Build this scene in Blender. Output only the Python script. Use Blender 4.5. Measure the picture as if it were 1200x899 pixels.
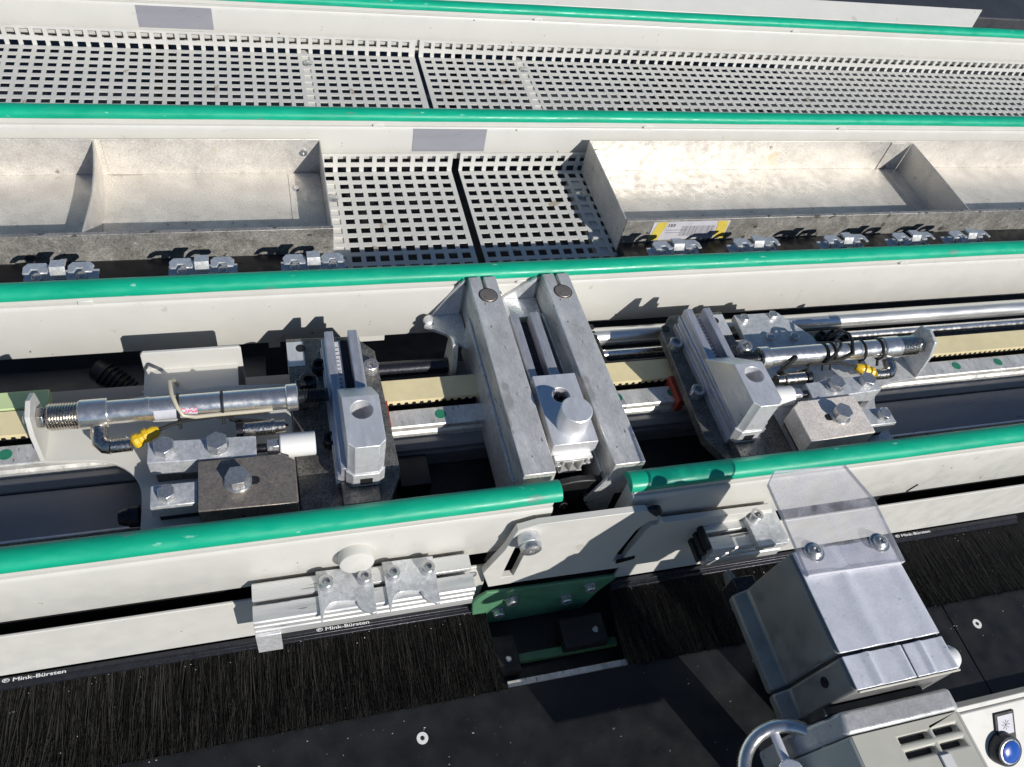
import bpy, bmesh, math, random
from mathutils import Vector, Matrix
random.seed(7)
for o in list(bpy.data.objects): bpy.data.objects.remove(o)
SC = bpy.context.scene
COL = SC.collection
S = 0.001                                   # the script works in millimetres

# ---------------------------------------------------------------- camera
F = 930.0                                   # focal length in pixels of the 1200 x 899 photograph
CAMH = 600.0                                # camera height above the tops of the green strips
def V3(*a): return Vector(a)
vx = V3(3870-600, 172-449.5, F).normalized()          # vanishing point of the rails
vy = V3(227-600, -830-449.5, F)                       # vanishing point across the machine
vy = (vy - vx*vx.dot(vy)).normalized()
vz = vx.cross(vy)
if vz.y > 0: vz = -vz
def ray(px, py):
    d = V3(px-600, py-449.5, F)
    return V3(d.dot(vx), d.dot(vy), d.dot(vz))
def atZ(px, py, z):
    r = ray(px, py); t = (z-CAMH)/r.z
    return V3(r.x*t, r.y*t, z)
def atY(px, py, y):
    r = ray(px, py); t = y/r.y
    return V3(r.x*t, y, CAMH+r.z*t)
cam = bpy.data.cameras.new('camera'); co = bpy.data.objects.new('camera', cam); COL.objects.link(co)
right = V3(vx.x, vy.x, vz.x); down = V3(vx.y, vy.y, vz.y); fwd = V3(vx.z, vy.z, vz.z)
M = Matrix((right, -down, -fwd)).transposed().to_4x4(); M.translation = V3(0, 0, CAMH*S)
co.matrix_world = M
cam.sensor_fit = 'HORIZONTAL'; cam.sensor_width = 36; cam.lens = F/1200*36
cam.clip_start = 0.01; cam.clip_end = 200
SC.camera = co

# ---------------------------------------------------------------- sky, sun, exposure
sun_from = V3(0.68, -1.42, 1.0).normalized()
el = math.asin(sun_from.z); az = math.atan2(sun_from.x, sun_from.y)
w = bpy.data.worlds.new('World'); SC.world = w; w.use_nodes = True
nt = w.node_tree; nt.nodes.clear()
sky = nt.nodes.new('ShaderNodeTexSky'); sky.sky_type = 'NISHITA'; sky.sun_disc = False
sky.sun_elevation = el; sky.sun_rotation = az; sky.air_density = 1.0; sky.dust_density = 0.1; sky.ozone_density = 6.0
bg = nt.nodes.new('ShaderNodeBackground'); bg.inputs['Strength'].default_value = 0.06
wo = nt.nodes.new('ShaderNodeOutputWorld')
nt.links.new(sky.outputs[0], bg.inputs[0]); nt.links.new(bg.outputs[0], wo.inputs[0])
sl = bpy.data.lights.new('sun', 'SUN'); sl.energy = 4.0; sl.angle = math.radians(0.5); sl.color = (1.0, 0.965, 0.905)
so = bpy.data.objects.new('sun', sl); COL.objects.link(so)
so.rotation_euler = (-sun_from).to_track_quat('-Z', 'Y').to_euler(); so.location = (1, -2, 2)
SC.view_settings.view_transform = 'Standard'; SC.view_settings.look = 'None'
SC.view_settings.exposure = 0.06; SC.view_settings.gamma = 1.0; SC.view_settings.use_curve_mapping = False

# ---------------------------------------------------------------- materials
MATS = {}
def mat(name, col, rough=0.5, metal=0.0, var=0.12, vscale=25, bump=0.0, bscale=300, spots=(), stretch=None,
        rvar=0.15, fine=0.0, coat=0.0, spangle=0.0, spec=0.5, ior=None, trans=0.0):
    """principled colour + large stains + fine grain; spots = [(colour, scale, threshold)] with a shape of their own"""
    m = bpy.data.materials.new(name); m.use_nodes = True; n = m.node_tree.nodes; l = m.node_tree.links
    b = n['Principled BSDF']
    tc = n.new('ShaderNodeTexCoord'); mp = n.new('ShaderNodeMapping'); l.new(tc.outputs['Object'], mp.inputs[0])
    if stretch: mp.inputs['Scale'].default_value = stretch
    nz = n.new('ShaderNodeTexNoise'); nz.inputs['Scale'].default_value = vscale; nz.inputs['Detail'].default_value = 8
    nz.inputs['Roughness'].default_value = 0.65
    l.new(mp.outputs[0], nz.inputs['Vector'])
    mr = n.new('ShaderNodeMapRange'); mr.inputs[1].default_value = 0.3; mr.inputs[2].default_value = 0.7
    mr.inputs[3].default_value = 1-var; mr.inputs[4].default_value = 1+var*0.6
    l.new(nz.outputs[0], mr.inputs[0])
    mul = n.new('ShaderNodeVectorMath'); mul.operation = 'SCALE'; mul.inputs[0].default_value = col[:3]
    l.new(mr.outputs[0], mul.inputs['Scale'])
    cur = mul.outputs[0]
    if fine:
        nf = n.new('ShaderNodeTexNoise'); nf.inputs['Scale'].default_value = 620; nf.inputs['Detail'].default_value = 3
        l.new(mp.outputs[0], nf.inputs['Vector'])
        mf = n.new('ShaderNodeMapRange'); mf.inputs[1].default_value = 0.3; mf.inputs[2].default_value = 0.7
        mf.inputs[3].default_value = 1-fine; mf.inputs[4].default_value = 1+fine; l.new(nf.outputs[0], mf.inputs[0])
        sf = n.new('ShaderNodeVectorMath'); sf.operation = 'SCALE'; l.new(cur, sf.inputs[0]); l.new(mf.outputs[0], sf.inputs['Scale'])
        cur = sf.outputs[0]
    if spangle:
        vo = n.new('ShaderNodeTexVoronoi'); vo.inputs['Scale'].default_value = 260; l.new(mp.outputs[0], vo.inputs['Vector'])
        sp = n.new('ShaderNodeSeparateColor'); l.new(vo.outputs['Color'], sp.inputs[0])
        m2 = n.new('ShaderNodeMapRange'); m2.inputs[3].default_value = 1-spangle; m2.inputs[4].default_value = 1+spangle
        l.new(sp.outputs[0], m2.inputs[0])
        s2 = n.new('ShaderNodeVectorMath'); s2.operation = 'SCALE'; l.new(cur, s2.inputs[0]); l.new(m2.outputs[0], s2.inputs['Scale'])
        cur = s2.outputs[0]
    for i, (c, sc, th) in enumerate(spots):
        ns = n.new('ShaderNodeTexNoise'); ns.inputs['Scale'].default_value = sc; ns.inputs['Detail'].default_value = 3
        ad = n.new('ShaderNodeVectorMath'); ad.operation = 'ADD'; ad.inputs[1].default_value = (i*3.7+1, i*1.3, i*5.1)
        l.new(mp.outputs[0], ad.inputs[0]); l.new(ad.outputs[0], ns.inputs['Vector'])
        r = n.new('ShaderNodeMapRange'); r.inputs[1].default_value = th; r.inputs[2].default_value = th+0.04
        l.new(ns.outputs[0], r.inputs[0])
        mx = n.new('ShaderNodeMix'); mx.data_type = 'RGBA'; l.new(r.outputs[0], mx.inputs[0]); l.new(cur, mx.inputs[6])
        mx.inputs[7].default_value = (*c, 1); cur = mx.outputs[2]
    l.new(cur, b.inputs['Base Color'])
    rr = n.new('ShaderNodeMapRange'); rr.inputs[1].default_value = 0.3; rr.inputs[2].default_value = 0.7
    rr.inputs[3].default_value = max(0.03, rough-rvar); rr.inputs[4].default_value = min(1, rough+rvar)
    n2 = n.new('ShaderNodeTexNoise'); n2.inputs['Scale'].default_value = vscale*4; n2.inputs['Detail'].default_value = 6
    l.new(mp.outputs[0], n2.inputs['Vector']); l.new(n2.outputs[0], rr.inputs[0]); l.new(rr.outputs[0], b.inputs['Roughness'])
    b.inputs['Metallic'].default_value = metal; b.inputs['Coat Weight'].default_value = coat
    b.inputs['Specular IOR Level'].default_value = spec
    b.inputs['Transmission Weight'].default_value = trans
    if ior: b.inputs['IOR'].default_value = ior
    if bump:
        n3 = n.new('ShaderNodeTexNoise'); n3.inputs['Scale'].default_value = bscale; n3.inputs['Detail'].default_value = 5
        l.new(mp.outputs[0], n3.inputs['Vector'])
        bp = n.new('ShaderNodeBump'); bp.inputs['Strength'].default_value = bump; bp.inputs['Distance'].default_value = 0.0006
        l.new(n3.outputs[0], bp.inputs['Height']); l.new(bp.outputs[0], b.inputs['Normal'])
    MATS[name] = m
    return m
WHITE = mat('cream powder coat', (0.66, 0.645, 0.60), 0.42, var=0.035, vscale=14, bump=0.12, bscale=500,
            spots=[((0.20, 0.18, 0.16), 120, 0.735), ((0.56, 0.53, 0.47), 34, 0.71)])
TRAYW = mat('cream coat on perforated sheet', (0.64, 0.63, 0.595), 0.5, var=0.10, vscale=20, bump=0.1, bscale=600,
            spots=[((0.40, 0.35, 0.28), 26, 0.68)])
GREEN = mat('green sliding plastic', (0.005, 0.41, 0.24), 0.40, var=0.16, vscale=30, bump=0.25, bscale=260,
            stretch=(0.35, 1, 1), spots=[((0.10, 0.30, 0.22), 55, 0.66), ((0.25, 0.62, 0.48), 120, 0.70)])
ALUBOX = mat('worn grey sheet metal', (0.74, 0.70, 0.64), 0.40, 0.38, var=0.22, vscale=24, bump=0.35, bscale=420, fine=0.16,
             spots=[((0.70, 0.68, 0.65), 95, 0.70), ((0.36, 0.32, 0.27), 60, 0.72), ((0.68, 0.61, 0.47), 16, 0.68)])
GRIME = mat('grimy sheet metal', (0.40, 0.385, 0.355), 0.42, 0.4, var=0.45, vscale=35, bump=0.35, bscale=420, fine=0.35,
            spots=[((0.62, 0.60, 0.57), 120, 0.68), ((0.12, 0.11, 0.10), 55, 0.62)])
GALV = mat('galvanised steel', (0.70, 0.71, 0.72), 0.42, 0.45, var=0.16, vscale=60, spangle=0.10, fine=0.12, bump=0.08)
STEEL = mat('grey machined steel', (0.84, 0.82, 0.775), 0.40, 0.48, var=0.26, vscale=40, bump=0.15, bscale=900, fine=0.10, stretch=(1, 0.35, 1),
            spots=[((0.30, 0.29, 0.27), 280, 0.665), ((0.58, 0.56, 0.52), 40, 0.64)])
DSTEEL = mat('stained dark steel plate', (0.21, 0.205, 0.19), 0.42, 0.5, var=0.5, vscale=50, bump=0.25, bscale=500, fine=0.4,
             spots=[((0.10, 0.095, 0.09), 300, 0.60)])
BROWN = mat('bronze grey steel block', (0.36, 0.31, 0.265), 0.40, 0.6, var=0.18, vscale=70, fine=0.22, bump=0.15, bscale=700)
BROWNLIT = mat('lit bronze steel block', (0.86, 0.78, 0.70), 0.45, 0.15, var=0.16, vscale=70, fine=0.2, bump=0.15, bscale=700)  # lit copy of the block steel, its brighter reflection put into the colour
ALU = mat('milled aluminium', (0.88, 0.875, 0.89), 0.40, 0.52, var=0.07, vscale=60, bump=0.1, bscale=700, stretch=(1, 0.3, 1))
ALUX = mat('extruded aluminium', (0.76, 0.755, 0.74), 0.38, 0.5, var=0.12, vscale=60, bump=0.12, bscale=400, stretch=(0.08, 1, 1),
           spots=[((0.22, 0.21, 0.2), 260, 0.66)])
CHROME2 = mat('bright ground shaft steel', (0.80, 0.79, 0.77), 0.34, 0.85, var=0.1, vscale=40, stretch=(0.1, 1, 1), rvar=0.08)
CHROME = mat('polished cylinder steel', (0.84, 0.81, 0.77), 0.24, 0.9, var=0.1, vscale=40, rvar=0.08)
NICKEL = mat('nickel plated brass', (0.62, 0.57, 0.50), 0.24, 1.0, var=0.15, vscale=120, rvar=0.1)
BOLT = mat('zinc plated bolt', (0.62, 0.62, 0.62), 0.32, 0.8, var=0.12, vscale=90, bump=0.04)
BLKB = mat('black oxide screw', (0.035, 0.036, 0.045), 0.32, 0.6, var=0.3, vscale=200)
ANOD = mat('dark anodised beam', (0.24, 0.245, 0.265), 0.38, 0.15, var=0.22, vscale=10, stretch=(0.1, 1, 1), bump=0.05)
BLACK = mat('black painted metal', (0.016, 0.016, 0.018), 0.5, 0.0, var=0.3, vscale=20)
RUBBER = mat('black rubber', (0.018, 0.018, 0.018), 0.6, var=0.3, vscale=60)
TABLE = mat('black laminate', (0.011, 0.0115, 0.0125), 0.44, var=0.3, vscale=9, bump=0.05, bscale=300, rvar=0.12,
            spots=[((0.16, 0.16, 0.16), 160, 0.74), ((0.34, 0.32, 0.3), 330, 0.765), ((0.42, 0.20, 0.12), 110, 0.80)])
BRIST = mat('black nylon bristle', (0.013, 0.013, 0.013), 0.36, var=0.4, vscale=90)
BELT = mat('cream polyurethane belt', (0.80, 0.69, 0.42), 0.5, var=0.1, vscale=30, bump=0.08)
LIME = mat('pale green plastic', (0.56, 0.68, 0.36), 0.5, var=0.1, vscale=30)
REDP = mat('red plastic seal', (0.36, 0.055, 0.035), 0.45, var=0.25, vscale=80)
PTFE = mat('white plastic', (0.80, 0.79, 0.77), 0.4, var=0.05)
YEL = mat('yellow plastic', (0.80, 0.52, 0.02), 0.4, var=0.12, vscale=150)
GPLUG = mat('green rail plug', (0.03, 0.22, 0.13), 0.5, var=0.2, vscale=150)
GPAINT = mat('mint green paint', (0.10, 0.26, 0.14), 0.45, var=0.15, vscale=30)
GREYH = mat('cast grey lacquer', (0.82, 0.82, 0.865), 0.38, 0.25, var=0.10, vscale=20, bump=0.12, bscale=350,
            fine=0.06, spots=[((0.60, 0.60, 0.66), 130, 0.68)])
GREYS = mat('shaded grey lacquer', (0.23, 0.228, 0.22), 0.42, 0.3, var=0.3, vscale=22, bump=0.12, bscale=350)  # housing lacquer with the shade of its dark side put into the colour
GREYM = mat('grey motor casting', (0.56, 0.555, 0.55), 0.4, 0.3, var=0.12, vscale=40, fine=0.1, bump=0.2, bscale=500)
BEIGE = mat('beige motor plastic', (0.58, 0.56, 0.48), 0.45, var=0.06, vscale=25)
BLUE = mat('blue push button lens', (0.02, 0.09, 0.42), 0.22, var=0.1, coat=0.4)
TAPE = mat('silver grey tape', (0.36, 0.36, 0.40), 0.40, 0.2, var=0.10, vscale=60, stretch=(0.1, 1, 1))
INK = mat('black ink', (0.02, 0.02, 0.02), 0.6)
PINK = mat('pink ink', (0.72, 0.12, 0.22), 0.6)
LABEL = mat('white label paper', (0.60, 0.59, 0.64), 0.5, var=0.12, vscale=80)
YLAB = mat('yellow label edge', (0.72, 0.56, 0.10), 0.5, var=0.12, vscale=80)
WINK = mat('white print', (0.75, 0.75, 0.75), 0.6)
CHIP = mat('pale plastic chips', (0.55, 0.53, 0.50), 0.5, var=0.5, vscale=9, spots=[((0.45, 0.20, 0.10), 7, 0.66)])
DARKP = mat('dark grey paint', (0.05, 0.052, 0.058), 0.5, 0.0, var=0.2, vscale=20)
JAWR = mat('grey milled rail', (0.66, 0.66, 0.70), 0.38, 0.6, var=0.14, vscale=60, fine=0.1, bump=0.12, bscale=600, stretch=(1, 0.15, 1))
ASPH = mat('dark yard floor', (0.045, 0.047, 0.05), 0.7, var=0.2, vscale=6)
CABLEW = mat('ivory cable', (0.55, 0.50, 0.38), 0.45, var=0.1)
def clear_plastic():
    """scuffed transparent sheet: hazy stains on the faces, frosted sawn edges"""
    m = bpy.data.materials.new('scuffed clear plastic'); m.use_nodes = True; n = m.node_tree.nodes; l = m.node_tree.links
    b = n['Principled BSDF']; out = n['Material Output']
    b.inputs['Base Color'].default_value = (0.76, 0.75, 0.79, 1); b.inputs['Roughness'].default_value = 0.3
    tr = n.new('ShaderNodeBsdfTransparent'); tr.inputs[0].default_value = (0.95, 0.95, 0.97, 1)
    mx = n.new('ShaderNodeMixShader')
    tc = n.new('ShaderNodeTexCoord'); nz = n.new('ShaderNodeTexNoise'); nz.inputs['Scale'].default_value = 34; nz.inputs['Detail'].default_value = 8
    nz.inputs['Roughness'].default_value = 0.7; nz.inputs['Distortion'].default_value = 0.8
    l.new(tc.outputs['Object'], nz.inputs['Vector'])
    r = n.new('ShaderNodeMapRange'); r.inputs[1].default_value = 0.38; r.inputs[2].default_value = 0.68
    r.inputs[3].default_value = 0.08; r.inputs[4].default_value = 0.44
    l.new(nz.outputs[0], r.inputs[0])
    g = n.new('ShaderNodeTexCoord'); sx = n.new('ShaderNodeSeparateXYZ'); l.new(g.outputs['Normal'], sx.inputs[0])
    ab = n.new('ShaderNodeMath'); ab.operation = 'ABSOLUTE'; l.new(sx.outputs[2], ab.inputs[0])
    e = n.new('ShaderNodeMapRange'); e.inputs[1].default_value = 0.6; e.inputs[2].default_value = 0.95; e.inputs[3].default_value = 0.75; e.inputs[4].default_value = 0.0
    l.new(ab.outputs[0], e.inputs[0])
    mxx = n.new('ShaderNodeMath'); mxx.operation = 'MAXIMUM'; l.new(r.outputs[0], mxx.inputs[0]); l.new(e.outputs[0], mxx.inputs[1])
    l.new(mxx.outputs[0], mx.inputs[0])
    l.new(tr.outputs[0], mx.inputs[1]); l.new(b.outputs[0], mx.inputs[2]); l.new(mx.outputs[0], out.inputs[0])
    return m
CLEAR = clear_plastic()
def bristle_tones(m):
    n = m.node_tree.nodes; l = m.node_tree.links; b = n['Principled BSDF']
    g = n.new('ShaderNodeNewGeometry'); c = n.new('ShaderNodeValToRGB'); l.new(g.outputs['Random Per Island'], c.inputs[0])
    c.color_ramp.elements[0].color = (0.008, 0.008, 0.008, 1); c.color_ramp.elements[0].position = 0.5
    c.color_ramp.elements[1].color = (0.078, 0.074, 0.068, 1); c.color_ramp.elements[1].position = 1.0
    l.new(c.outputs[0], b.inputs['Base Color'])
bristle_tones(BRIST)

# ---------------------------------------------------------------- mesh helpers (millimetres in, metres out)
class MB:
    def __init__(s, tf=None): s.v = []; s.f = []; s.tf = tf
    def add(s, vs, fs):
        o = len(s.v); s.v += [tuple(p) for p in vs]; s.f += [tuple(i+o for i in f) for f in fs]; return s
    def box(s, x0, x1, y0, y1, z0, z1):
        return s.add([(x, y, z) for z in (z0, z1) for y in (y0, y1) for x in (x0, x1)],
                     [(0, 2, 3, 1), (4, 5, 7, 6), (0, 1, 5, 4), (2, 6, 7, 3), (0, 4, 6, 2), (1, 3, 7, 5)])
    def prism(s, poly, axis, a, b):
        """poly in the two other axes; extruded along axis from a to b"""
        def P(u, v, t): return {'X': (t, u, v), 'Y': (u, t, v), 'Z': (u, v, t)}[axis]
        n = len(poly)
        vs = [P(u, v, a) for u, v in poly] + [P(u, v, b) for u, v in poly]
        fs = [tuple(range(n)), tuple(range(2*n-1, n-1, -1))] + [(i, n+i, n+(i+1) % n, (i+1) % n) for i in range(n)]
        return s.add(vs, fs)
    def rev(s, prof, p0, d, n=24):
        """lathe: prof = [(distance along d, radius)]"""
        p0 = Vector(p0); d = Vector(d).normalized(); a = d.orthogonal().normalized(); b = d.cross(a)
        vs = []; fs = []
        for t, r in prof:
            for k in range(n):
                th = 2*math.pi*k/n
                vs.append(p0+d*t+(a*math.cos(th)+b*math.sin(th))*r)
        m = len(prof)
        for i in range(m-1):
            for k in range(n):
                k2 = (k+1) % n; fs.append((i*n+k, i*n+k2, (i+1)*n+k2, (i+1)*n+k))
        fs.append(tuple(range(n))); fs.append(tuple(range(m*n-1, (m-1)*n-1, -1)))
        return s.add(vs, fs)
    def cyl(s, p0, p1, r, n=24, c=0.0):
        d = Vector(p1)-Vector(p0); L = d.length
        pr = [(0, r-c), (c, r), (L-c, r), (L, r-c)] if c else [(0, r), (L, r)]
        return s.rev(pr, p0, d, n)
    def tube(s, pts, r, n=8):
        pts = [Vector(p) for p in pts]; vs = []; fs = []
        prev = None
        for i, p in enumerate(pts):
            t = (pts[min(i+1, len(pts)-1)]-pts[max(i-1, 0)]).normalized()
            a = t.orthogonal().normalized() if prev is None else (prev-t*prev.dot(t)).normalized()
            prev = a; b = t.cross(a)
            vs += [p+(a*math.cos(2*math.pi*k/n)+b*math.sin(2*math.pi*k/n))*r for k in range(n)]
        for i in range(len(pts)-1):
            for k in range(n):
                k2 = (k+1) % n; fs.append((i*n+k, i*n+k2, (i+1)*n+k2, (i+1)*n+k))
        fs.append(tuple(range(n))); fs.append(tuple(range(len(vs)-1, len(vs)-n-1, -1)))
        return s.add(vs, fs)
    def build(s, name, m, root=None, bevel=0.5, smooth=True, seg=2, recalc=True):
        org = Vector(root['org']) if root is not None else Vector((0, 0, 0))
        me = bpy.data.meshes.new(name)
        vs = [s.tf(Vector(p)) if s.tf else Vector(p) for p in s.v]
        if root is None:
            lo = [min(p[i] for p in vs) for i in range(3)]; hi = [max(p[i] for p in vs) for i in range(3)]
            org = Vector(((lo[0]+hi[0])/2, (lo[1]+hi[1])/2, lo[2]))
        me.from_pydata([((Vector(p)-org)*S)[:] for p in vs], [], s.f)
        if recalc:
            bm = bmesh.new(); bm.from_mesh(me); bmesh.ops.recalc_face_normals(bm, faces=bm.faces); bm.to_mesh(me); bm.free()
        me.materials.append(m)
        if smooth:
            me.polygons.foreach_set('use_smooth', [True]*len(me.polygons)); me.set_sharp_from_angle(angle=math.radians(32))
        o = bpy.data.objects.new(name, me); COL.objects.link(o)
        if root is not None:
            o.parent = root
        else:
            o.location = org*S
        o['org'] = tuple(org)
        if bevel:
            b = o.modifiers.new('bevel', 'BEVEL'); b.width = bevel*S; b.segments = seg; b.limit_method = 'ANGLE'
            b.angle_limit = math.radians(40); b.harden_normals = False
        return o
def thing(name, label, cat, org, group=None):
    o = bpy.data.objects.new(name, None); COL.objects.link(o); o.location = Vector(org)*S; o.empty_display_size = 0.02
    o['org'] = tuple(org); o['label'] = label; o['category'] = cat
    if group: o['group'] = group
    return o
def tag(o, label, cat, group=None):
    o['label'] = label; o['category'] = cat
    if group: o['group'] = group
    return o
def struct(o): o['kind'] = 'structure'; return o
def cut(o, mbs):
    """real openings: subtract closed shapes from a part"""
    for mb in mbs:
        c = mb.build('cutter', BLACK, None, bevel=0)
        if o.parent: c.location = (Vector(c['org'])-Vector(o['org']))*S; c.parent = o
        md = o.modifiers.new('cut', 'BOOLEAN'); md.object = c; md.operation = 'DIFFERENCE'; md.solver = 'EXACT'
        bv = [m for m in o.modifiers if m.type == 'BEVEL']
        for x in bv: x.show_viewport = False
        dg = bpy.context.evaluated_depsgraph_get()
        me = bpy.data.meshes.new_from_object(o.evaluated_get(dg))
        o.modifiers.remove(md)
        old = o.data; o.data = me; bpy.data.meshes.remove(old)
        for x in bv: x.show_viewport = True
        bpy.data.objects.remove(c)
    o.data.polygons.foreach_set('use_smooth', [True]*len(o.data.polygons)); o.data.set_sharp_from_angle(angle=math.radians(32))
    return o
def letters(name, body, m, root, loc, size, rot, thick=0.15, bold=0.0, width=None):
    cu = bpy.data.curves.new(name, 'FONT'); cu.body = body; cu.size = size*S; cu.extrude = thick*S; cu.offset = bold*S
    cu.align_x = 'LEFT'
    t = bpy.data.objects.new(name, cu); COL.objects.link(t)
    me = bpy.data.meshes.new_from_object(t.evaluated_get(bpy.context.evaluated_depsgraph_get()))
    bpy.data.objects.remove(t)
    me.materials.clear(); me.materials.append(m)
    if width:
        ex = max(v.co.x for v in me.vertices); k = width*S/ex
        for v in me.vertices: v.co.x *= k
    o = bpy.data.objects.new(name, me); COL.objects.link(o)
    o.parent = root; o.location = (Vector(loc)-Vector(root['org']))*S; o.rotation_euler = rot
    o['org'] = tuple(loc)
    return o
def hexpoly(c, af, rot=0.0):
    R = af/math.sqrt(3)
    return [(c[0]+R*math.cos(rot+math.pi/3*k), c[1]+R*math.sin(rot+math.pi/3*k)) for k in range(6)]
def hex_bolt(root, x, y, z, af=16, wr=0.0, tf=None, h=7, name='hex_bolt'):
    """standing on a level face at z"""
    m = MB(tf)
    if wr: m.cyl((x, y, z), (x, y, z+2), wr, 28, 0.4)
    zb = z+(2 if wr else 0)
    if wr: m.cyl((x, y, zb), (x, y, zb+1.2), af*0.62, 24, 0.3); zb += 1.2
    m.prism(hexpoly((x, y), af, random.uniform(0, 1)), 'Z', zb, zb+h)
    return m.build(name, BOLT, root, bevel=0.8)
def socket_screw(root, p, d=(0, 0, 1), r=6.5, h=8, m=None, tf=None, name='socket_screw'):
    p = Vector(p); d = Vector(d).normalized()
    q = MB(tf); q.rev([(0, r), (h-0.8, r), (h, r-0.8), (h, r*0.55), (h*0.45, r*0.5), (h*0.45, 0.2)], p, d, 20)
    return q.build(name, m or BOLT, root, bevel=0)
def arc(cx, cy, r, a0, a1, n=8):
    return [(cx+r*math.cos(math.radians(a0+(a1-a0)*i/n)), cy+r*math.sin(math.radians(a0+(a1-a0)*i/n))) for i in range(n+1)]

# ================================================================ large structure
X0, X1 = -420, 1520
fl = MB().box(-6000, 8000, -4000, 12000, -960, -950).build('yard_floor', ASPH, bevel=0); struct(fl)
bed = MB().box(X0, X1, 225, 1245, -262, -240).build('machine_bed', BLACK, bevel=0)
tag(bed, 'black machine bed plate deep below the rails and trays', 'machine bed')
legs = []
for i, (lx, ly) in enumerate(((-380, 260), (1460, 260), (-380, 1200), (1460, 1200))):
    MB().box(lx-30, lx+30, ly-30, ly+30, -950-Vector(bed['org']).z*0, -263).build('leg', BLACK, bed, bevel=0)
for ix, lx in enumerate((-400, 620, 1480)):        # cross members that carry rails, trays and beam
    for (ya, yb, zt) in ((318, 328, -93), (598, 606, -93), (890, 896, -67), (1173, 1178, -67), (450, 530, -167)):
        MB().box(lx, lx+16, ya, yb, -239.5, zt).build('post', BLACK, bed, bevel=0)

# ---------------------------------------------------------------- rails with green sliding strips
def rail(Yc, xa, xb, label, plugs=(), zb=-90, stripx=None, group='cream rails with green sliding strips', dents=()):
    r = thing('guide_rail', label, 'rail', ((xa+xb)/2, Yc, zb), group)
    f = Yc-12
    prof = [(Yc-8.8, -5), (Yc-9.0, -14.6), (Yc-6.8, -14.9), (Yc-6.8, -16.4), (Yc-10.4, -16.8), (f+0.5, -18.5), (f, -21.5),
            (f, zb+2), (f+1, zb), (Yc+4, zb), (Yc+6, zb+2), (Yc+6, -5)]
    b = MB().prism(prof, 'X', xa, xb).build('rail_body', WHITE, r, bevel=0.3)
    sa, sb = stripx or (xa, xb)
    g = MB(); pr = [(Yc-10.4, -8.5), (Yc-10.4, -5.5)] + [(Yc+10.4*math.cos(math.radians(a)), -5.5+7.5*math.sin(math.radians(a))) for a in range(165, 0, -15)] + [(Yc+10.4, -5.5), (Yc+10.4, -8.5)]
    n = max(2, int((sb-sa)/60)); rows = []
    for i in range(n+1):                                # slightly wavy, as an old plastic strip is
        x = sa+(sb-sa)*i/n; w_ = 0.35*math.sin(x*0.013+Yc)+0.25*math.sin(x*0.041+1+Yc)
        rows.append([(x, y+w_*0.6, z+w_*0.3) for y, z in pr])
    k = len(pr); vs = [p for rr in rows for p in rr]
    fs = [(i*k+j, i*k+(j+1) % k, (i+1)*k+(j+1) % k, (i+1)*k+j) for i in range(n) for j in range(k)]
    fs += [tuple(range(k)), tuple(range(len(vs)-1, len(vs)-k-1, -1))]
    g.add(vs, fs); g.build('green_strip', GREEN, r, bevel=0.6)
    for px in plugs:
        MB().prism([(px-7, -18.2), (px-6.5, -13), (px-4, -12.2), (px+5, -12.4), (px+7, -14), (px+7, -18.4)], 'Y', Yc-10.8, Yc-6).build('plug', WHITE, r, bevel=0.8)
    return r
R1 = rail(1177, X0, X1, 'rearmost cream rail with green strip, behind the far perforated trays', plugs=[430, 905], zb=-66)
R2 = rail(894, X0, X1, 'cream rail with green strip between the two rows of perforated trays', plugs=[140, 520, 845], zb=-66)
R3 = rail(605, X0, X1, 'cream rail with green strip behind the two steel arms and clamps', plugs=[-180, 262, 780])
MB().box(-15, -3, 595, 601, -100, -90.2).build('lower_tab', WHITE, R3, bevel=0.3)
MB().box(66, 112, 595, 601, -100, -90.2).build('lower_tab', WHITE, R3, bevel=0.3)
R4a = rail(324, X0, 222, 'front cream rail with green strip ending beside the left steel arm', stripx=(X0, 229))
R4b = rail(324, 301, X1, 'front cream rail with green strip passing behind the clear plastic guard', stripx=(296, X1))
cut(R4a.children[0], [MB().cyl((118, 300, -24), (118, 320, -24), 10, 20)])
cut(R4b.children[0], [MB().cyl((441, 300, -20), (441, 320, -20), 8, 20)])
back = thing('rear_ledge', 'flat cream ledge strip behind the rearmost green strip', 'ledge', (400, 1218, -40))
q = MB(); lp = [(X0, 1194, -4), (1303, 1194, -4), (1340, 1230, 12), (X0, 1230, 12)]
q.add([(a, b, c-3) for a, b, c in lp]+lp, [(3, 2, 1, 0), (4, 5, 6, 7), (0, 1, 5, 4), (1, 2, 6, 5), (2, 3, 7, 6), (3, 0, 4, 7)]).build('ledge_plate', WHITE, back, bevel=0.6)
MB().box(X0, 1290, 1188, 1193.5, -90, -5).build('ledge_web', WHITE, back, bevel=0.5)
MB().box(300, 330, 1196, 1204, -239, -8).build('post', BLACK, back, bevel=0)
hood = thing('dark_cover', 'dark grey sheet cover beyond the rearmost rail', 'cover', (800, 1500, -130))
MB().box(-500, 2600, 1262, 1420, -130, -118).build('cover_panel', DARKP, hood, bevel=1)
MB().box(-500, 2600, 1420, 1900, -130, -96).build('cover_step', DARKP, hood, bevel=3)
MB().box(900, 940, 1500, 1560, -949, -130.5).build('leg', BLACK, hood, bevel=0)
MB().box(-200, -160, 1500, 1560, -949, -130.5).build('leg', BLACK, hood, bevel=0)
MB().box(2200, 2240, 1500, 1560, -949, -130.5).build('leg', BLACK, hood, bevel=0)

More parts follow.
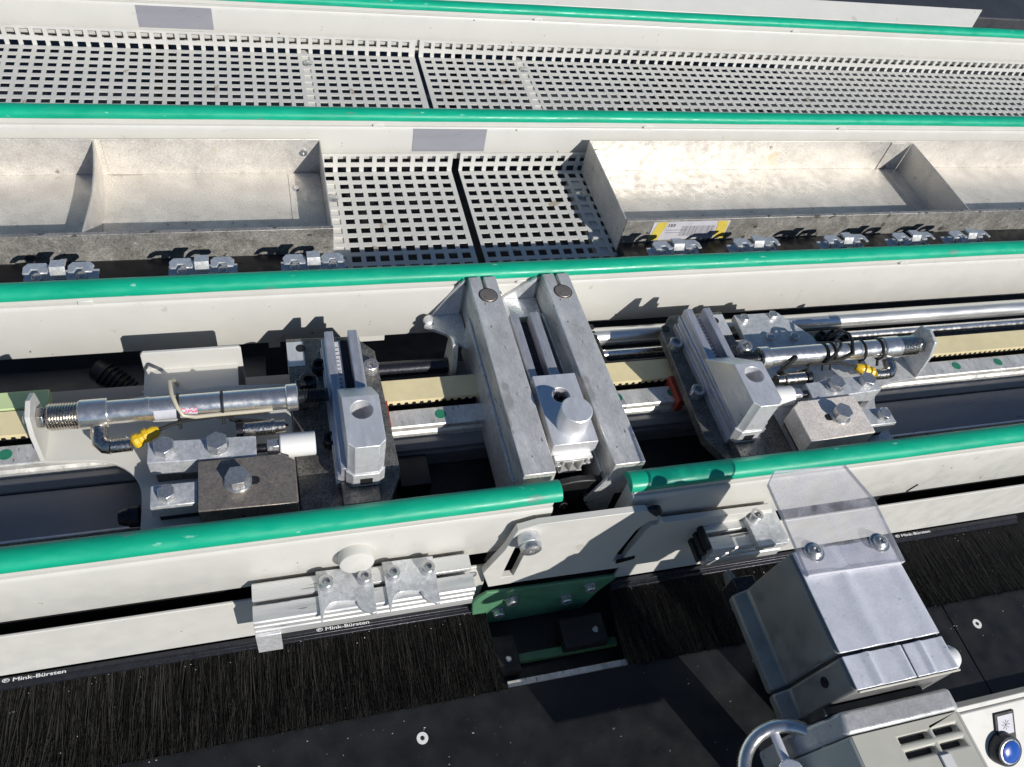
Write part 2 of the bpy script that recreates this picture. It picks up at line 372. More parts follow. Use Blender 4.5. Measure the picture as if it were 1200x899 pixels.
# ---------------------------------------------------------------- perforated trays (every hole is open)
def perf_tray(label, xa, xb, yw, depth, x_hole, zt=-52, zf=-80):
    """sheet bent once: an upright at yw, then a floor running towards -Y; x_hole = X of one hole centre"""
    h = zt-zf; P = 17.0; hw = 5.6; hs = 5.3
    t = thing('perforated_tray', label, 'tray', ((xa+xb)/2, yw-depth/2, zf), 'perforated drain trays')
    xs = [(xa, 0)]; c = x_hole-P*math.ceil((x_hole-xa)/P)
    cols = []
    while c < xb:
        if c-hw > xa+3 and c+hw < xb-3: cols.append(c)
        c += P
    gx = [xa]
    for c in cols: gx += [c-hw, c+hw]
    gx.append(xb)
    ss = []; s_ = 9.2
    while s_+hs < h+depth-4: ss.append(s_); s_ += P
    gs = [0.0]
    for c in ss: gs += [c-hs, c+hs]
    gs.append(h+depth); gs = sorted(set(gs+[h-1.2, h+1.2]))
    def hole(v, cs, w_): return any(c-w_ < v < c+w_ for c in cs)
    def P3(x, s1):
        return (x, yw, zt-s1) if s1 <= h-1.2 else (x, yw-(s1-h), zf)
    m = MB(); nx = len(gx)
    m.v = [P3(x, s1) for s1 in gs for x in gx]
    for j in range(len(gs)-1):
        for i in range(nx-1):
            if hole((gx[i]+gx[i+1])/2, cols, hw) and hole((gs[j]+gs[j+1])/2, ss, hs): continue
            m.f.append((j*nx+i, j*nx+i+1, (j+1)*nx+i+1, (j+1)*nx+i))
    o = m.build('perforated_sheet', TRAYW, t, bevel=0, smooth=False)
    so_ = o.modifiers.new('thickness', 'SOLIDIFY'); so_.thickness = 1.6*S; so_.offset = 0
    return t, o
T1a, _ = perf_tray('far perforated tray under the grey tape, left of the narrow gap', X0, 236, 1160, 244, 221)
T1b, _ = perf_tray('long far perforated tray right of the narrow gap', 242.5, X1, 1160, 244, 255.5)
T2a, _ = perf_tray('near perforated tray carrying the short-sided chip box with two bays', X0, 241.5, 876, 256, 229.5)
T2b, _ = perf_tray('near perforated tray carrying the chip box with the yellow edged label', 251.5, X1, 876, 256, 262)
def tray_screw(t, px, py):
    p = atZ(px, py, -79); MB().rev([(0, 7.5), (1.0, 7.5), (2.2, 5.2), (2.2, 2.0), (1.0, 1.6), (1.0, 0.1)], p, (0, 0, 1), 20).build('pan_screw', BOLT, t, bevel=0)
    MB().box(p.x-8, p.x+8, p.y-120, p.y+40, -96, -81.2).build('support_strip', WHITE, t, bevel=0.5)
tray_screw(T1a, 361, 74); tray_screw(T1b, 614, 82); tray_screw(T2a, 390, 233); tray_screw(T2b, 681, 228)
tape_y = {894: 881.6, 1177: 1164.6}
def tape(name, label, xa, xb, yf, za, zb):
    o = MB().box(xa, xb, yf-0.6, yf-0.1, za, zb).build(name, TAPE, None, bevel=0.1)
    return tag(o, label, 'tape', 'grey tape patches')
tape('tape_patch', 'rectangular grey tape patch on the rail above the gap between the near trays', 186, 285, 882, -53, -18)
tape('tape_patch', 'rectangular grey tape patch on the rearmost rail above the far tray', -159, -59, 1165, -51, -19)

# ---------------------------------------------------------------- chip boxes
def chip_box(label, xa, xb, ya, yb, zf, zt, open_l=False, open_r=False):
    t = thing('chip_box', label, 'box', ((xa+xb)/2, (ya+yb)/2, zf), 'sheet metal chip boxes')
    e = 1.6
    MB().box(xa, xb, ya, yb, zf, zf+e).build('box_floor', ALUBOX, t, bevel=0.3)
    MB().prism([(ya, zf+e+0.02), (ya, zt), (ya+5, zt), (ya+5, zt-1.4), (ya+e, zt-1.6), (ya+e, zf+e+0.02)], 'X', xa, xb).build('front_wall', GRIME, t, bevel=0.4)
    MB().prism([(yb, zf+e+0.02), (yb, zt+1), (yb-e, zt+1), (yb-e, zf+e+0.02)], 'X', xa, xb).build('back_wall', ALUBOX, t, bevel=0.4)
    MB().box(xa, xb, 624, ya-0.4, zf, -64).build('front_shade_strip', BLACK, t, bevel=0.5)  # black strip stands in for the shaded gap in front of the box
    if not open_l: MB().box(xa+0.1, xa+e, ya+e+0.05, yb-e-0.05, zf+e+0.02, zt-0.3).build('end_wall', ALUBOX, t, bevel=0.3)
    if not open_r: MB().box(xb-e, xb-0.1, ya+e+0.05, yb-e-0.05, zf+e+0.02, zt-0.3).build('end_wall', ALUBOX, t, bevel=0.3)
    return t
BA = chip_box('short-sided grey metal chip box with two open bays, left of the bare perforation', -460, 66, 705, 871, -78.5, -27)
d = MB()                                     # slightly bowed divider
N = 10; pts = [(-194+5*math.sin(math.pi*i/N), 707+(862*1.0-699)*i/N) for i in range(N+1)]
poly = [(x-0.9, y) for x, y in pts]+[(x+0.9, y) for x, y in reversed(pts)]
d.prism(poly, 'Z', -76.8, -27.6).build('divider', ALUBOX, BA, bevel=0.3)
MB().box(-193, -158, 709, 712, -31, -29).build('divider_tab', ALUBOX, BA, bevel=0.3)
MB().box(24, 64, 712, 866, -76.8, -75.7).build('floor_patch', ALUBOX, BA, bevel=0.3)
MB().box(-186, -150, 868.0, 869.2, -76, -28).build('wall_patch', ALUBOX, BA, bevel=0.3)
MB().rev([(0, 5), (2, 4.6), (2, 1.5), (0.8, 0.1)], (45, 869.2, -45), (0, -1, 0), 18).build('rivet', BOLT, BA, bevel=0)
MB().rev([(0, 4), (2, 3.6), (2, 1.2), (0.8, 0.1)], (32, 836, -75.7), (0, 0, 1), 18).build('rivet', BOLT, BA, bevel=0)
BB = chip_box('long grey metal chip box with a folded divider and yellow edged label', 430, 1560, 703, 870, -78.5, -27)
MB().box(974, 975.8, 706, 866, -76.8, -27.5).build('divider', ALUBOX, BB, bevel=0.3)
MB().prism([(974, 866.2), (972, 868), (936, 867.9), (936, 866.4)], 'Z', -76, -28).build('divider_flange', ALUBOX, BB, bevel=0.3)
MB().box(950, 974, 706, 866, -76.8, -75.6).build('divider_foot', ALUBOX, BB, bevel=0.3)
MB().box(976.2, 1005, 707, 711, -31, -29.2).build('divider_tab', ALUBOX, BB, bevel=0.3)
MB().rev([(0, 4.5), (2, 4), (2, 1.5), (0.8, 0.1)], (444, 868.3, -44), (0, -1, 0), 18).build('rivet', BOLT, BB, bevel=0)
MB().box(432, 470, 706, 866, -76.8, -75.7).build('floor_patch', ALUBOX, BB, bevel=0.3)
lb = MB().box(469, 580, 702.3, 702.9, -60, -30).build('label', LABEL, BB, bevel=0)
MB().prism([(469, -60), (482, -60), (489, -30), (475, -30)], 'Y', 701.9, 702.25).build('label_edge', YLAB, lb, bevel=0)
MB().prism([(566, -60), (580, -60), (577, -30), (562, -30)], 'Y', 701.9, 702.25).build('label_edge', YLAB, lb, bevel=0)
letters('lettering', '153', INK, lb, (490, 702.2, -37.5), 6, (math.pi/2, 0, 0), 0.1, 0.15, 11)
for k in range(2):
    MB().box(490, 520-8*k, 702.0, 702.25, -44-4.2*k, -43-4.2*k).build('print_line', TAPE, lb, bevel=0)
for k in range(26):
    wk = random.choice((0.4, 0.7, 1.1)); MB().box(512+k*1.9, 512+k*1.9+wk, 702.0, 702.25, -54, -37).build('barcode_bar', TAPE, lb, bevel=0)

# spring clips on the back of the third rail
def clip(x, label):
    t = thing('spring_clip', label, 'clip', (x, 640, -36), 'spring clips along the chip boxes')
    y = 645; DZ = 8
    for sx in (-1, 1):
        c = x+sx*20
        poly = [(c-11, y-7), (c-12, y+4), (c-8, y+9), (c+8, y+9), (c+12, y+4), (c+11, y-7), (c+5, y-9), (c+3, y-3), (c-3, y-3), (c-5, y-9)]
        m = MB(); n = len(poly)
        zt = lambda p: -13-abs(p[0]-c)*0.25-(p[1]-y)*0.15
        m.add([(p[0], p[1], zt(p)) for p in poly]+[(p[0], p[1], zt(p)-2) for p in poly],
              [tuple(range(n)), tuple(range(2*n-1, n-1, -1))]+[(i, (i+1) % n, n+(i+1) % n, n+i) for i in range(n)])
        m.build('wing', GALV, t, bevel=0.4)
        MB().rev([(0, 5), (3, 5), (4, 4)], (c, y-5, -24), (0, -0.3, 1), 14).build('screw_head', BOLT, t, bevel=0)
    MB().prism([(y+8, -12), (y-4, -10), (y-9, -19), (y-9, -21), (y-3, -12.5), (y+8, -14.5)], 'X', x-7, x+7).build('spring_link', GALV, t, bevel=0.3)
    MB().box(x-34, x+34, y-4, y+10, -30, -28).build('mount_strip', GALV, t, bevel=0.3)
    MB().prism([(611.2, -36), (611.2, -24), (y-4.2, -26.5), (y-4.2, -31)], 'X', x-5, x+5).build('mount_arm', BLACK, t, bevel=0.3)
    return t
cl = [(-208, 'spring clip under the far bay of the two-bay chip box, left of the divider'), (-74, 'spring clip at the middle of the two-bay chip box'),
      (39, 'spring clip at the end corner of the two-bay chip box'), (474, 'spring clip just under the yellow edged label'),
      (586, 'spring clip next after the label, under the long chip box'), (720, 'single spring clip between the label and the folded divider'),
      (828, 'spring clip under the long chip box shortly before the folded divider'), (922, 'spring clip directly below the folded divider')]
for x, lab in cl: clip(x, lab)

# ================================================================ drive between the third and the front rail
beam = thing('drive_beam', 'dark anodised beam carrying the linear rail under both clamps', 'beam', (500, 490, -166))
MB().prism([(438, -166), (436, -164), (436, -99), (440, -98), (440, -95), (437, -94), (437, -91), (442, -86), (545, -86), (545, -166)], 'X', X0, X1).build('beam_body', ANOD, beam, bevel=0.5)
MB().box(X0, -128, 389, 435.8, -98, -93.5).build('cover_sheet', ANOD, beam, bevel=0.5)
MB().box(600, X1, 389, 435.8, -98, -93.5).build('cover_sheet', ANOD, beam, bevel=0.5)
MB().box(-127, 599, 389, 435.8, -124, -120).build('shade_sheet', RUBBER, beam, bevel=0.5)  # black sheet added to imitate heavy shade in the middle of the channel
MB().box(X0, -128, 386.5, 388.8, -99, -92.6).build('edge_strip', ALU, beam, bevel=0.3)
MB().box(600, X1, 386.5, 388.8, -99, -92.6).build('edge_strip', ALU, beam, bevel=0.3)
for k_ in (0, 1.15, 2.6, 3.5, 4): MB().box(-380+k_*420, -350+k_*420, 400, 435.7, -130, -98.2).build('sheet_bracket', BLACK, beam, bevel=0)
lr = thing('linear_rail', 'ground steel linear guide rail with green plugs beside the belt', 'linear rail', (500, 460, -86))
MB().prism([(449, -86), (449, -79), (451.5, -76), (449, -72), (449, -67), (450.5, -65.5), (470, -65.5), (471.5, -67), (471.5, -72), (469, -76), (471.5, -79), (471.5, -86)], 'X', X0, X1).build('rail_body', STEEL, lr, bevel=0.3)
x = 811-66.1*18
while x < 1450:
    MB().cyl((x, 461, -66), (x, 461, -65.1), 5.6, 20).build('plug', GPLUG, lr, bevel=0); x += 66.1
belt = thing('toothed_belt', 'cream toothed drive belt running along the dark beam', 'belt', (500, 493, -76))
bm_ = MB(); TP = 8.0; n = int((X1-X0)/TP)
prof = []
for i in range(n):
    x = X0+i*TP; prof += [(x, -64.5), (x+3, -64.5), (x+3.8, -67.5), (x+7.2, -67.5)]
prof = [(X0, -61), ] + prof + [(X1, -64.5), (X1, -61)]
pv = []
top = [(p[0], -61) for p in prof]
vs = [(a, 479, b) for a, b in prof]+[(a, 506, b) for a, b in prof]+[(a, 479, -61) for a, b in prof]+[(a, 506, -61) for a, b in prof]
k = len(prof); fs = []
for i in range(k-1):
    fs += [(i, i+1, k+i+1, k+i), (i, 2*k+i, 2*k+i+1, i+1), (k+i, k+i+1, 3*k+i+1, 3*k+i), (2*k+i, 3*k+i, 3*k+i+1, 2*k+i+1)]
bm_.add(vs, fs).build('belt_band', BELT, belt, bevel=0, smooth=False, recalc=False)
MB().box(X0, X1, 483, 502, -85.8, -68.2).build('belt_bed', BLACK, belt, bevel=0.5)
gs_ = MB().box(X0, -216, 508, 528, -72, -60).build('guide_block', LIME, None, bevel=0.8)
tag(gs_, 'pale green plastic bar beside the belt end', 'guide bar')
MB().box(X0, -250, 510, 526, -85.9, -72.1).build('bar_foot', BLACK, None, bevel=0); bf = COL.objects['bar_foot']; bf.parent = gs_; bf.location = (Vector(bf['org'])-Vector(gs_['org']))*S
sh = thing('guide_shaft', 'thick polished round shaft running under the rear rail beside the right clamp', 'shaft', (900, 556, -84))
MB().cyl((345, 556, -74), (X1, 556, -74), 11, 40, 1).build('shaft_body', CHROME2, sh, bevel=0)
MB().box(1300, 1330, 545.5, 570, -239, -70).build('shaft_support', BLACK, sh, bevel=0)
sh2 = thing('guide_shaft', 'thin polished rod between the thick shaft and the belt', 'shaft', (430, 533, -84))
MB().cyl((345, 533, -79), (X1, 533, -79), 6, 28, 1).build('shaft_body', CHROME, sh2, bevel=0)
sh3 = thing('guide_shaft', 'black rod ending under the right clamp plate', 'shaft', (430, 515, -86))
MB().cyl((345, 516, -79.5), (470, 516, -79.5), 6.2, 24, 1).build('shaft_body', BLKB, sh3, bevel=0)
cb = thing('shaft_block', 'black ribbed end block holding the shaft ends beside the right arm', 'shaft block', (348, 545, -86))
MB().box(326, 352, 506, 568, -85.9, -64).build('block_body', RUBBER, cb, bevel=1)
for k in range(9): MB().box(328, 350, 510+k*6.2, 513+k*6.2, -64, -62.4).build('rib', RUBBER, cb, bevel=0.3)
sh4 = thing('guide_shaft', 'short dark blue shaft between the left clamp and the arm', 'shaft', (120, 533, -85))
MB().cyl((30, 533, -76), (176, 533, -76), 8.5, 30, 1).build('shaft_body', BLKB, sh4, bevel=0)
pl = MB().prism([(515, -85.8), (551, -85.8), (546, -40), (536, -34), (526, -34), (518, -60)], 'X', 172, 178).build('shaft_holder', STEEL, sh4, bevel=0.5)
ch = thing('cable_chain', 'black ribbed cable conduit curving below the rear rail', 'conduit', (-90, 560, -165))
pp = [V3(-190+8*i, 588-0.75*(i*8), -104-0.42*(i*8)) for i in range(16)]
MB().tube(pp, 10, 14).build('hose', RUBBER, ch, bevel=0)
for i in range(1, 15):
    for q in (0, 0.5):
        c = pp[i].lerp(pp[i+1], q); dd = (pp[i+1]-pp[i]).normalized()
        MB().rev([(0, 10.2), (0.6, 13), (1.8, 13), (2.4, 10.2)], c, dd, 16).build('rib', RUBBER, ch, bevel=0)
pan = MB().box(X0, -20, 547, 592, -113, -110).build('cover_sheet', DARKP, None, bevel=0.4)
tag(pan, 'dark grey flat cover sheet under the rear rail at the conduit', 'cover sheet')

# ---------------------------------------------------------------- clamp carriages (the right one mirrors the left one)
def carriage(mirror, label):
    MX = 511.0
    tf = (lambda p: Vector((MX-p.x, p.y, p.z))) if mirror else (lambda p: p)
    o0 = tf(Vector((30, 450, -86)))
    t = thing('clamp_carriage', label, 'clamp', o0)
    def B(*a): return MB(tf)
    zp = -43
    plate = [(3, 557), (72, 555), (91, 533), (96, 384), (80, 350), (3, 346)]
    B().prism(plate, 'Z', zp-12, zp).build('base_plate', DSTEEL, t, bevel=0.8)
    hp = t.children[-1]
    B().box(18, 88, 446, 475, zp-28, zp-12.2).build('slide_block', BLACK, t, bevel=1)
    B().prism([(443, zp-34), (443, zp-14), (478, zp-14), (478, zp-30), (472, zp-30), (472, zp-24), (448, zp-24), (448, zp-34)], 'X', 88.2, 97).build('end_seal', REDP, t, bevel=0.8)
    B().prism([(443, zp-34), (443, zp-14), (478, zp-14), (478, zp-30), (472, zp-30), (472, zp-24), (448, zp-24), (448, zp-34)], 'X', 10, 17.8).build('end_seal', REDP, t, bevel=0.8)
    # holes and screws in the plate
    for (px_, py_) in ((17, 543), (15, 470))+(((84, 536),) if mirror else ()):
        B().cyl((px_, py_, zp-0.5), (px_, py_, zp+0.5), 5, 20).build('bore', BLACK, t, bevel=0)
    for (sx, sy) in ((33, 513), (36, 424), (84, 508))+(((84, 440),) if mirror else ()):
        socket_screw(t, (sx, sy, zp), r=7.5, h=10, tf=tf, m=BLKB if sx < 60 else BOLT)
    B().box(3.4, 20, 520, 552, zp+0.02, zp+0.3).build('bright_patch', ALU, t, bevel=0)
    # slotted jaw rail
    jr = [(36, -42.9), (36, -35), (40, -34), (40, -30), (37, -28), (37, -22), (40, -21), (40, -11), (41, -10), (48, -10), (48.6, -10.6), (48.6, -26), (63, -26),
          (63, -10.6), (63.6, -10), (71.5, -10), (72.5, -11), (72.5, -21), (75, -22), (75, -28), (72.5, -30), (72.5, -34), (76, -35), (76, -42.9)]
    B().prism(jr, 'Y', 374.2, 535).build('jaw_rail', JAWR, t, bevel=0.35)
    B().box(40, 73, 350, 374, -42.9, -31.6).build('jaw_rail_end', DSTEEL, t, bevel=0.5)
    B().box(55.4, 62.8, 376, 534.6, -25.95, -24.6).build('channel_shade', BLKB, t, bevel=0.1)  # dark strip paints the rib's shadow on the channel floor
    B().box(49.2, 54.8, 376, 533, -25.9, -24.8).build('scale_strip', LABEL, t, bevel=0.1)
    st = t.children[-1]
    for k in range(18): B().box(49.6, 52.6 if k % 5 else 54.2, 440+k*5, 440.8+k*5, -24.8, -24.6).build('tick', INK, st, bevel=0)
    # clamp block
    sec = [(421, 32), (463, -9.6), (352+14, -9.6), (367, 32)]
    blk = [(421, 32), (462, -9.7), (367, -9.7), (367, 32)]
    o = B().prism([(421, 32), (462, -9.7), (367, -9.7), (367, 32)], 'X', 45, 77.5).build('jaw_block', ALU, t, bevel=0.5)
    cc = B().cyl((61, 406, 5), (61, 406, 40), 9.8, 28)
    cut(o, [cc, B().prism([(40, 374), (46, 372), (52, 366), (40, 360)], 'Z', -20, 40), B().prism([(82, 374), (76.5, 372), (70.5, 366), (82, 360)], 'Z', -20, 40)])
    B().rev([(0, 5), (4, 5), (4, 2.6), (1, 2.4), (1, 0.1)], (61, 406, 5.2), (0, 0, 1), 18).build('recessed_screw', BLKB, o, bevel=0)
    f2 = B().prism([(44, 374), (44, 372), (50, 366.4), (72.5, 366.4), (78.5, 372), (78.5, 374)], 'Z', -31, -12).build('front_foot', ALU, o, bevel=0.5)
    B().prism([(45.4, 374), (45.4, 373), (51.2, 367.2), (71.3, 367.2), (77.1, 373), (77.1, 374)], 'Z', -11.9, -9.8).build('foot_neck', ALU, o, bevel=0.2)
    B().box(56, 67, 365.9, 368, -27, -18).build('foot_slot', BLACK, o, bevel=0.2)
    # cylinder
    cy, cz = 460, -14
    B().rev([(0, 8), (1, 11), (26, 11)], (-200, cy, cz), (1, 0, 0), 32).build('thread_core', NICKEL, t, bevel=0)
    for k in range(11): B().rev([(0, 11), (0.9, 12), (1.1, 12), (2.0, 11)], (-198+2.2*k, cy, cz), (1, 0, 0), 28).build('thread_ring', NICKEL, t, bevel=0)
    B().rev([(0, 12.6), (0.6, 13), (22, 13), (22.6, 12.6)], (-174, cy, cz), (1, 0, 0), 36).build('collar', CHROME, t, bevel=0)
    tb = B().rev([(0, 10.6), (30, 10.6), (30.3, 11.2), (34, 11.2), (34.3, 10.6), (150, 10.6)], (-151.4, cy, cz), (1, 0, 0), 40).build('cylinder_tube', CHROME, t, bevel=0)
    B().rev([(0, 11.8), (0.8, 12.6), (10, 12.6), (10.8, 11.8)], (-1.4, cy, cz), (1, 0, 0), 36).build('end_cap', CHROME, t, bevel=0)
    B().cyl((9.4, cy, cz), (37, cy, cz), 6.5, 24, 0.6).build('threaded_stud', BLKB, t, bevel=0)
    for k in range(8): B().rev([(0, 6.5), (0.9, 7.4), (1.8, 6.5)], (15+2.6*k, cy, cz), (1, 0, 0), 20).build('thread_ring', BLKB, t, bevel=0)
    B().box(8, 30, 466, 486, zp+0.1, -20).build('stud_block', DSTEEL, t, bevel=1.2)
    socket_screw(t, (20, 477, -20), r=8, h=11, tf=tf, m=(BOLT if mirror else BLKB))
    B().cyl((-212, cy, cz), (-200, cy, cz), 5, 18, 0.5).build('cylinder_rod', NICKEL, t, bevel=0)
    # folded sheet bracket
    sheet = [(-209, 480), (-209, 436), (-168, 432)]+[(-172+44*math.sin(math.radians(a)), 388+44*math.cos(math.radians(a))) for a in range(10, 91, 10)]+[(-128, 350), (2.5, 350), (2.5, 500), (-60, 505), (-130, 500), (-190, 490)]
    B().prism(sheet, 'Z', zp-6, zp-2.5).build('base_sheet', WHITE if not mirror else GALV, t, bevel=0.4)
    B().prism([(436, zp-2.4), (440, -12), (447, 5), (462, 9), (476, 2), (480, zp-2.4)], 'X', -211, -207).build('end_bracket', WHITE if not mirror else GALV, t, bevel=0.6)
    B().prism(hexpoly((cy, cz), 17), 'X', -206.8, -201).build('lock_nut', NICKEL, t, bevel=0.8)
    B().rev([(0, 9), (1.5, 9), (5, 7), (7, 3)], (-211.2, cy, cz), (-1, 0, 0), 20).build('cap_nut', BOLT, t, bevel=0)
    if not mirror:
        tabp = [(-129, -23), (-42, -23), (-40, -26), (-40, -90), (-142, -90), (-136, -80), (-132, -62), (-131, -26)]
        B().prism(tabp, 'Y', 533, 536.5).build('back_tab', WHITE, t, bevel=0.8)
        B().box(-131, -45, 470, 533, -52, -49.2).build('tab_web', WHITE, t, bevel=0.5)
        for qx in (-112, -64): B().cyl((qx, 532.4, -74), (qx, 533.2, -74), 8, 20).build('bore', BLACK, t, bevel=0)
    else:
        B().prism([(-8, 498), (-10, 548), (-70, 548), (-100, 505), (-100, 480), (-8, 480)], 'Z', -50, -41).build('side_plate', GALV, t, bevel=0.6)
        for qx, qy in ((-20, 540), (-60, 542), (-40, 508), (-72, 506)): hex_bolt(t, qx, qy, -41, 10, tf=tf, h=5)
        B().box(-150, -101, 480, 520, -60, -48).build('valve_block', DSTEEL, t, bevel=1)
        for qx, qy in ((-112, 508), (-128, 508), (-142, 500)): socket_screw(t, (qx, qy, -48), r=6, h=9, tf=tf, m=BLKB)
    # stacked blocks and bolts
    B().prism([(-119, 403), (-119, 425), (-30, 421), (-30, 399)], 'Z', -34, -14).build('spacer_bar', GALV, t, bevel=0.8)
    B().box(-115, -36, 402.5, 419, zp-2.4, -34.1).build('spacer_foot', DSTEEL, t, bevel=0.5)
    hex_bolt(t, -105, 415, -14, 16, 0, tf, 8); hex_bolt(t, -62, 413, -14, 16, 9.5, tf, 7)
    B().prism([(-78, 349), (-78, 398), (-9, 397), (2, 390), (2, 346)], 'Z', -36, -11).build('stop_block', BROWNLIT if mirror else BROWN, t, bevel=1.0)
    B().box(-74, -4, 352, 392, zp-2.4, -36.1).build('stop_foot', BLACK, t, bevel=0.5)
    hex_bolt(t, -46, 373, -11, 17, 11.5, tf, 8)
    sl_ = [(-33, 369.5)]+[(-31+3.5*math.sin(math.radians(a)), 373+3.5*math.cos(math.radians(a))) for a in range(180, -1, -30)]+[(-33, 376.5)]
    B().prism([(-36, 369), (-31, 369), (-28.5, 371), (-28.5, 375), (-31, 377), (-36, 377)], 'Z', -11.4, -10.85).build('slot_opening', BLACK, t, bevel=0)
    B().box(-116, -79, 361, 382, -34, -17).build('small_plate', GALV, t, bevel=0.8)
    B().box(-112, -80, 364, 380, zp-2.4, -34.1).build('small_foot', BLACK, t, bevel=0.5)
    hex_bolt(t, -103, 371, -17, 13, 0, tf, 7)
    if not mirror:
        B().rev([(0, 3), (1, 6), (6, 7.5), (9, 7.5), (9, 9.5), (17, 9.5)], (-147, 374, -50), (1, 0, 0), 18).build('grub_screw', BLKB, t, bevel=0)
    # white buffer and fittings
    B().rev([(0, 10), (1, 11), (30, 11), (31, 10)], (-10, 411, -20), (1, 0, 0), 30).build('buffer', PTFE, t, bevel=0)
    B().prism(hexpoly((411, -20), 13), 'X', -21, -10.3).build('buffer_nut', BOLT, t, bevel=0.8)
    B().cyl((-30, 411, -20), (-20.5, 411, -20), 4, 16).build('buffer_stud', BLKB, t, bevel=0)
    B().rev([(0, 4), (7, 4), (7, 7), (30, 7), (30, 8), (33, 8), (33, 6), (42, 6)], (-46, 434, -22), (1, 0, 0), 24).build('air_fitting', NICKEL, t, bevel=0)
    B().rev([(0, 8), (6, 8)], (-46.5, 434, -22), (1, 0, 0), 18).build('collet', BLKB, t, bevel=0)
    # elbow, yellow connector, cables
    B().tube([(-160, 452, -20), (-160, 444, -23), (-159, 437, -25), (-155, 433, -26), (-150, 432, -26)], 7, 14).build('elbow', NICKEL, t, bevel=0)
    B().rev([(0, 6.2), (16, 6.2), (16.5, 5)], (-150, 432, -26), (1, 0, 0), 18).build('elbow_nut', NICKEL, t, bevel=0)
    y0 = V3(-133, 433, -25); dv = V3(20, 8, 4).normalized()
    q = B(); q.rev([(0, 5), (2, 7), (6, 7), (6.4, 5.4), (10, 5.4), (10.4, 7.4), (14, 7.4), (14.4, 5.6), (20, 5.6), (24, 3)], y0, dv, 10).build('yellow_connector', YEL, t, bevel=0.4)
    cpts = [V3(-111, 441, -20), V3(-100, 444.5, -18.5), V3(-86, 447, -17), V3(-70, 448, -17), V3(-52, 447, -18), V3(-44, 440, -20), V3(-42, 435, -22)]
    B().tube(cpts, 1.7, 8).build('black_cable', RUBBER, t, bevel=0)
    if not mirror:
        wp = [V3(-101, 520, -60), V3(-101, 500, -25), V3(-100, 478, 0), V3(-98, 463, 0.5), V3(-94, 452, -4), V3(-90, 447.5, -11), V3(-80, 446.5, -13), V3(-60, 447, -13), V3(-35, 447, -13), V3(-14, 448, -14)]
    else:
        wp = [V3(-118, 505, -50), V3(-112, 490, -12), V3(-109, 474, -1), V3(-106, 462, 0), V3(-104, 450, -6), V3(-90, 447, -12), V3(-70, 447, -13)]
    def bow(p, q, up, n_=10): return [p.lerp(q, i/n_)+V3(0, -0.4, 1)*up*math.sin(math.pi*i/n_) for i in range(n_+1)]
    B().tube(bow(V3(-96, 448, -20), V3(-20, 452, -24), 3), 1.5, 8).build('black_cable', RUBBER, t, bevel=0)
    B().tube(bow(V3(-52, 446, -22), V3(-2, 440, -30), 7), 1.4, 8).build('black_cable', RUBBER, t, bevel=0)
    if mirror:
        B().tube(bow(V3(-92, 470, -6), V3(-70, 446, -14), 16), 1.7, 8).build('black_cable', RUBBER, t, bevel=0)
        B().tube(bow(V3(-30, 452, -6), V3(-12, 444, -24), 5), 2.6, 8).build('cable_end', RUBBER, t, bevel=0)
    B().tube(wp, 1.9, 10).build('sensor_cable', CABLEW if not mirror else RUBBER, t, bevel=0)
    for qx in ((-95, -58) if not mirror else (-74, -84, -124, -148)):
        rr = 11.3; ring = [V3(qx+(1.5*math.sin(a*0.7)), cy+rr*math.cos(a)*1.05-0.8, cz+rr*math.sin(a)*1.02) for a in [i*math.pi/12 for i in range(25)]]
        B().tube(ring, 1.3, 6).build('cable_tie', RUBBER, t, bevel=0)
        B().tube([ring[15], ring[15]+V3(0, -5, -6)], 1.6, 6).build('tie_tail', RUBBER, t, bevel=0)
    if not mirror:
        # wrapped label on the tube
        m = B(); n = 8; vs = []
        for i in range(n+1):
            a = math.radians(138+60*i/n); yy = cy+10.75*math.cos(a); zz = cz+10.75*math.sin(a)
            vs += [(-114, yy, zz), (-78, yy, zz)]
        m.add(vs, [(2*i, 2*i+1, 2*i+3, 2*i+2) for i in range(n)]).build('tube_label', LABEL, tb, bevel=0, recalc=False)
        a = math.radians(160)
        letters('lettering', 'DAS', PINK, tb, (-92, cy+10.95*math.cos(a), cz+10.95*math.sin(a)), 6, (math.radians(56), 0, 0), 0.1, 0.2, 14)
    return t
CL = carriage(False, 'pneumatic clamp carriage with cream sheet bracket and long cylinder, beside the white back tab')
CR = carriage(True, 'pneumatic clamp carriage with bare metal bracket beside the plugged linear rail end and clear guard')

# ---------------------------------------------------------------- two steel arms and the centre stop
def arm(xa, xb, label, dx=0):
    t = thing('support_arm', label, 'arm', ((xa+xb)/2, 465, -50), 'pair of steel arms between the rails')
    def L(p):                                   # the arm toes out slightly
        return Vector((p.x+dx*(590-p.y)/250, p.y, p.z))
    xm = (xa+xb)/2
    b = MB(L).box(xa, xb, 340, 591, -56, 0).build('arm_bar', STEEL, t, bevel=0.9)
    cut(b, [MB(L).box(xm-1.6, xm+1.6, 566, 600, -60, 10)])
    MB(L).rev([(0, 9.3), (50.4, 9.3), (50.9, 8.8)], (xm+1, 563, -50), (0, 0, 1), 32).build('pin', BROWN, t, bevel=0)
    MB(L).rev([(0, 10.4), (50.15, 10.4)], (xm+1, 563, -50), (0, 0, 1), 32).build('pin_gap', BLACK, t, bevel=0)
    socket_screw(t, L(V3(xb, 576, -14)), (1, 0, 0), 4.5, 5)
    MB(L).box(xa-3, xa-0.3, 352, 560, -88, -30).build('side_plate', GALV, t, bevel=0.4)
    return t
A1 = arm(197, 228, 'grey steel arm next to the triangular galvanised gusset', 1)
A2 = arm(281, 312, 'grey steel arm next to the black ribbed shaft block', 6)
gu = thing('gusset_bracket', 'triangular galvanised gusset bracket bolted to the rear rail beside the arm', 'bracket', (175, 570, -60))
gz = -56
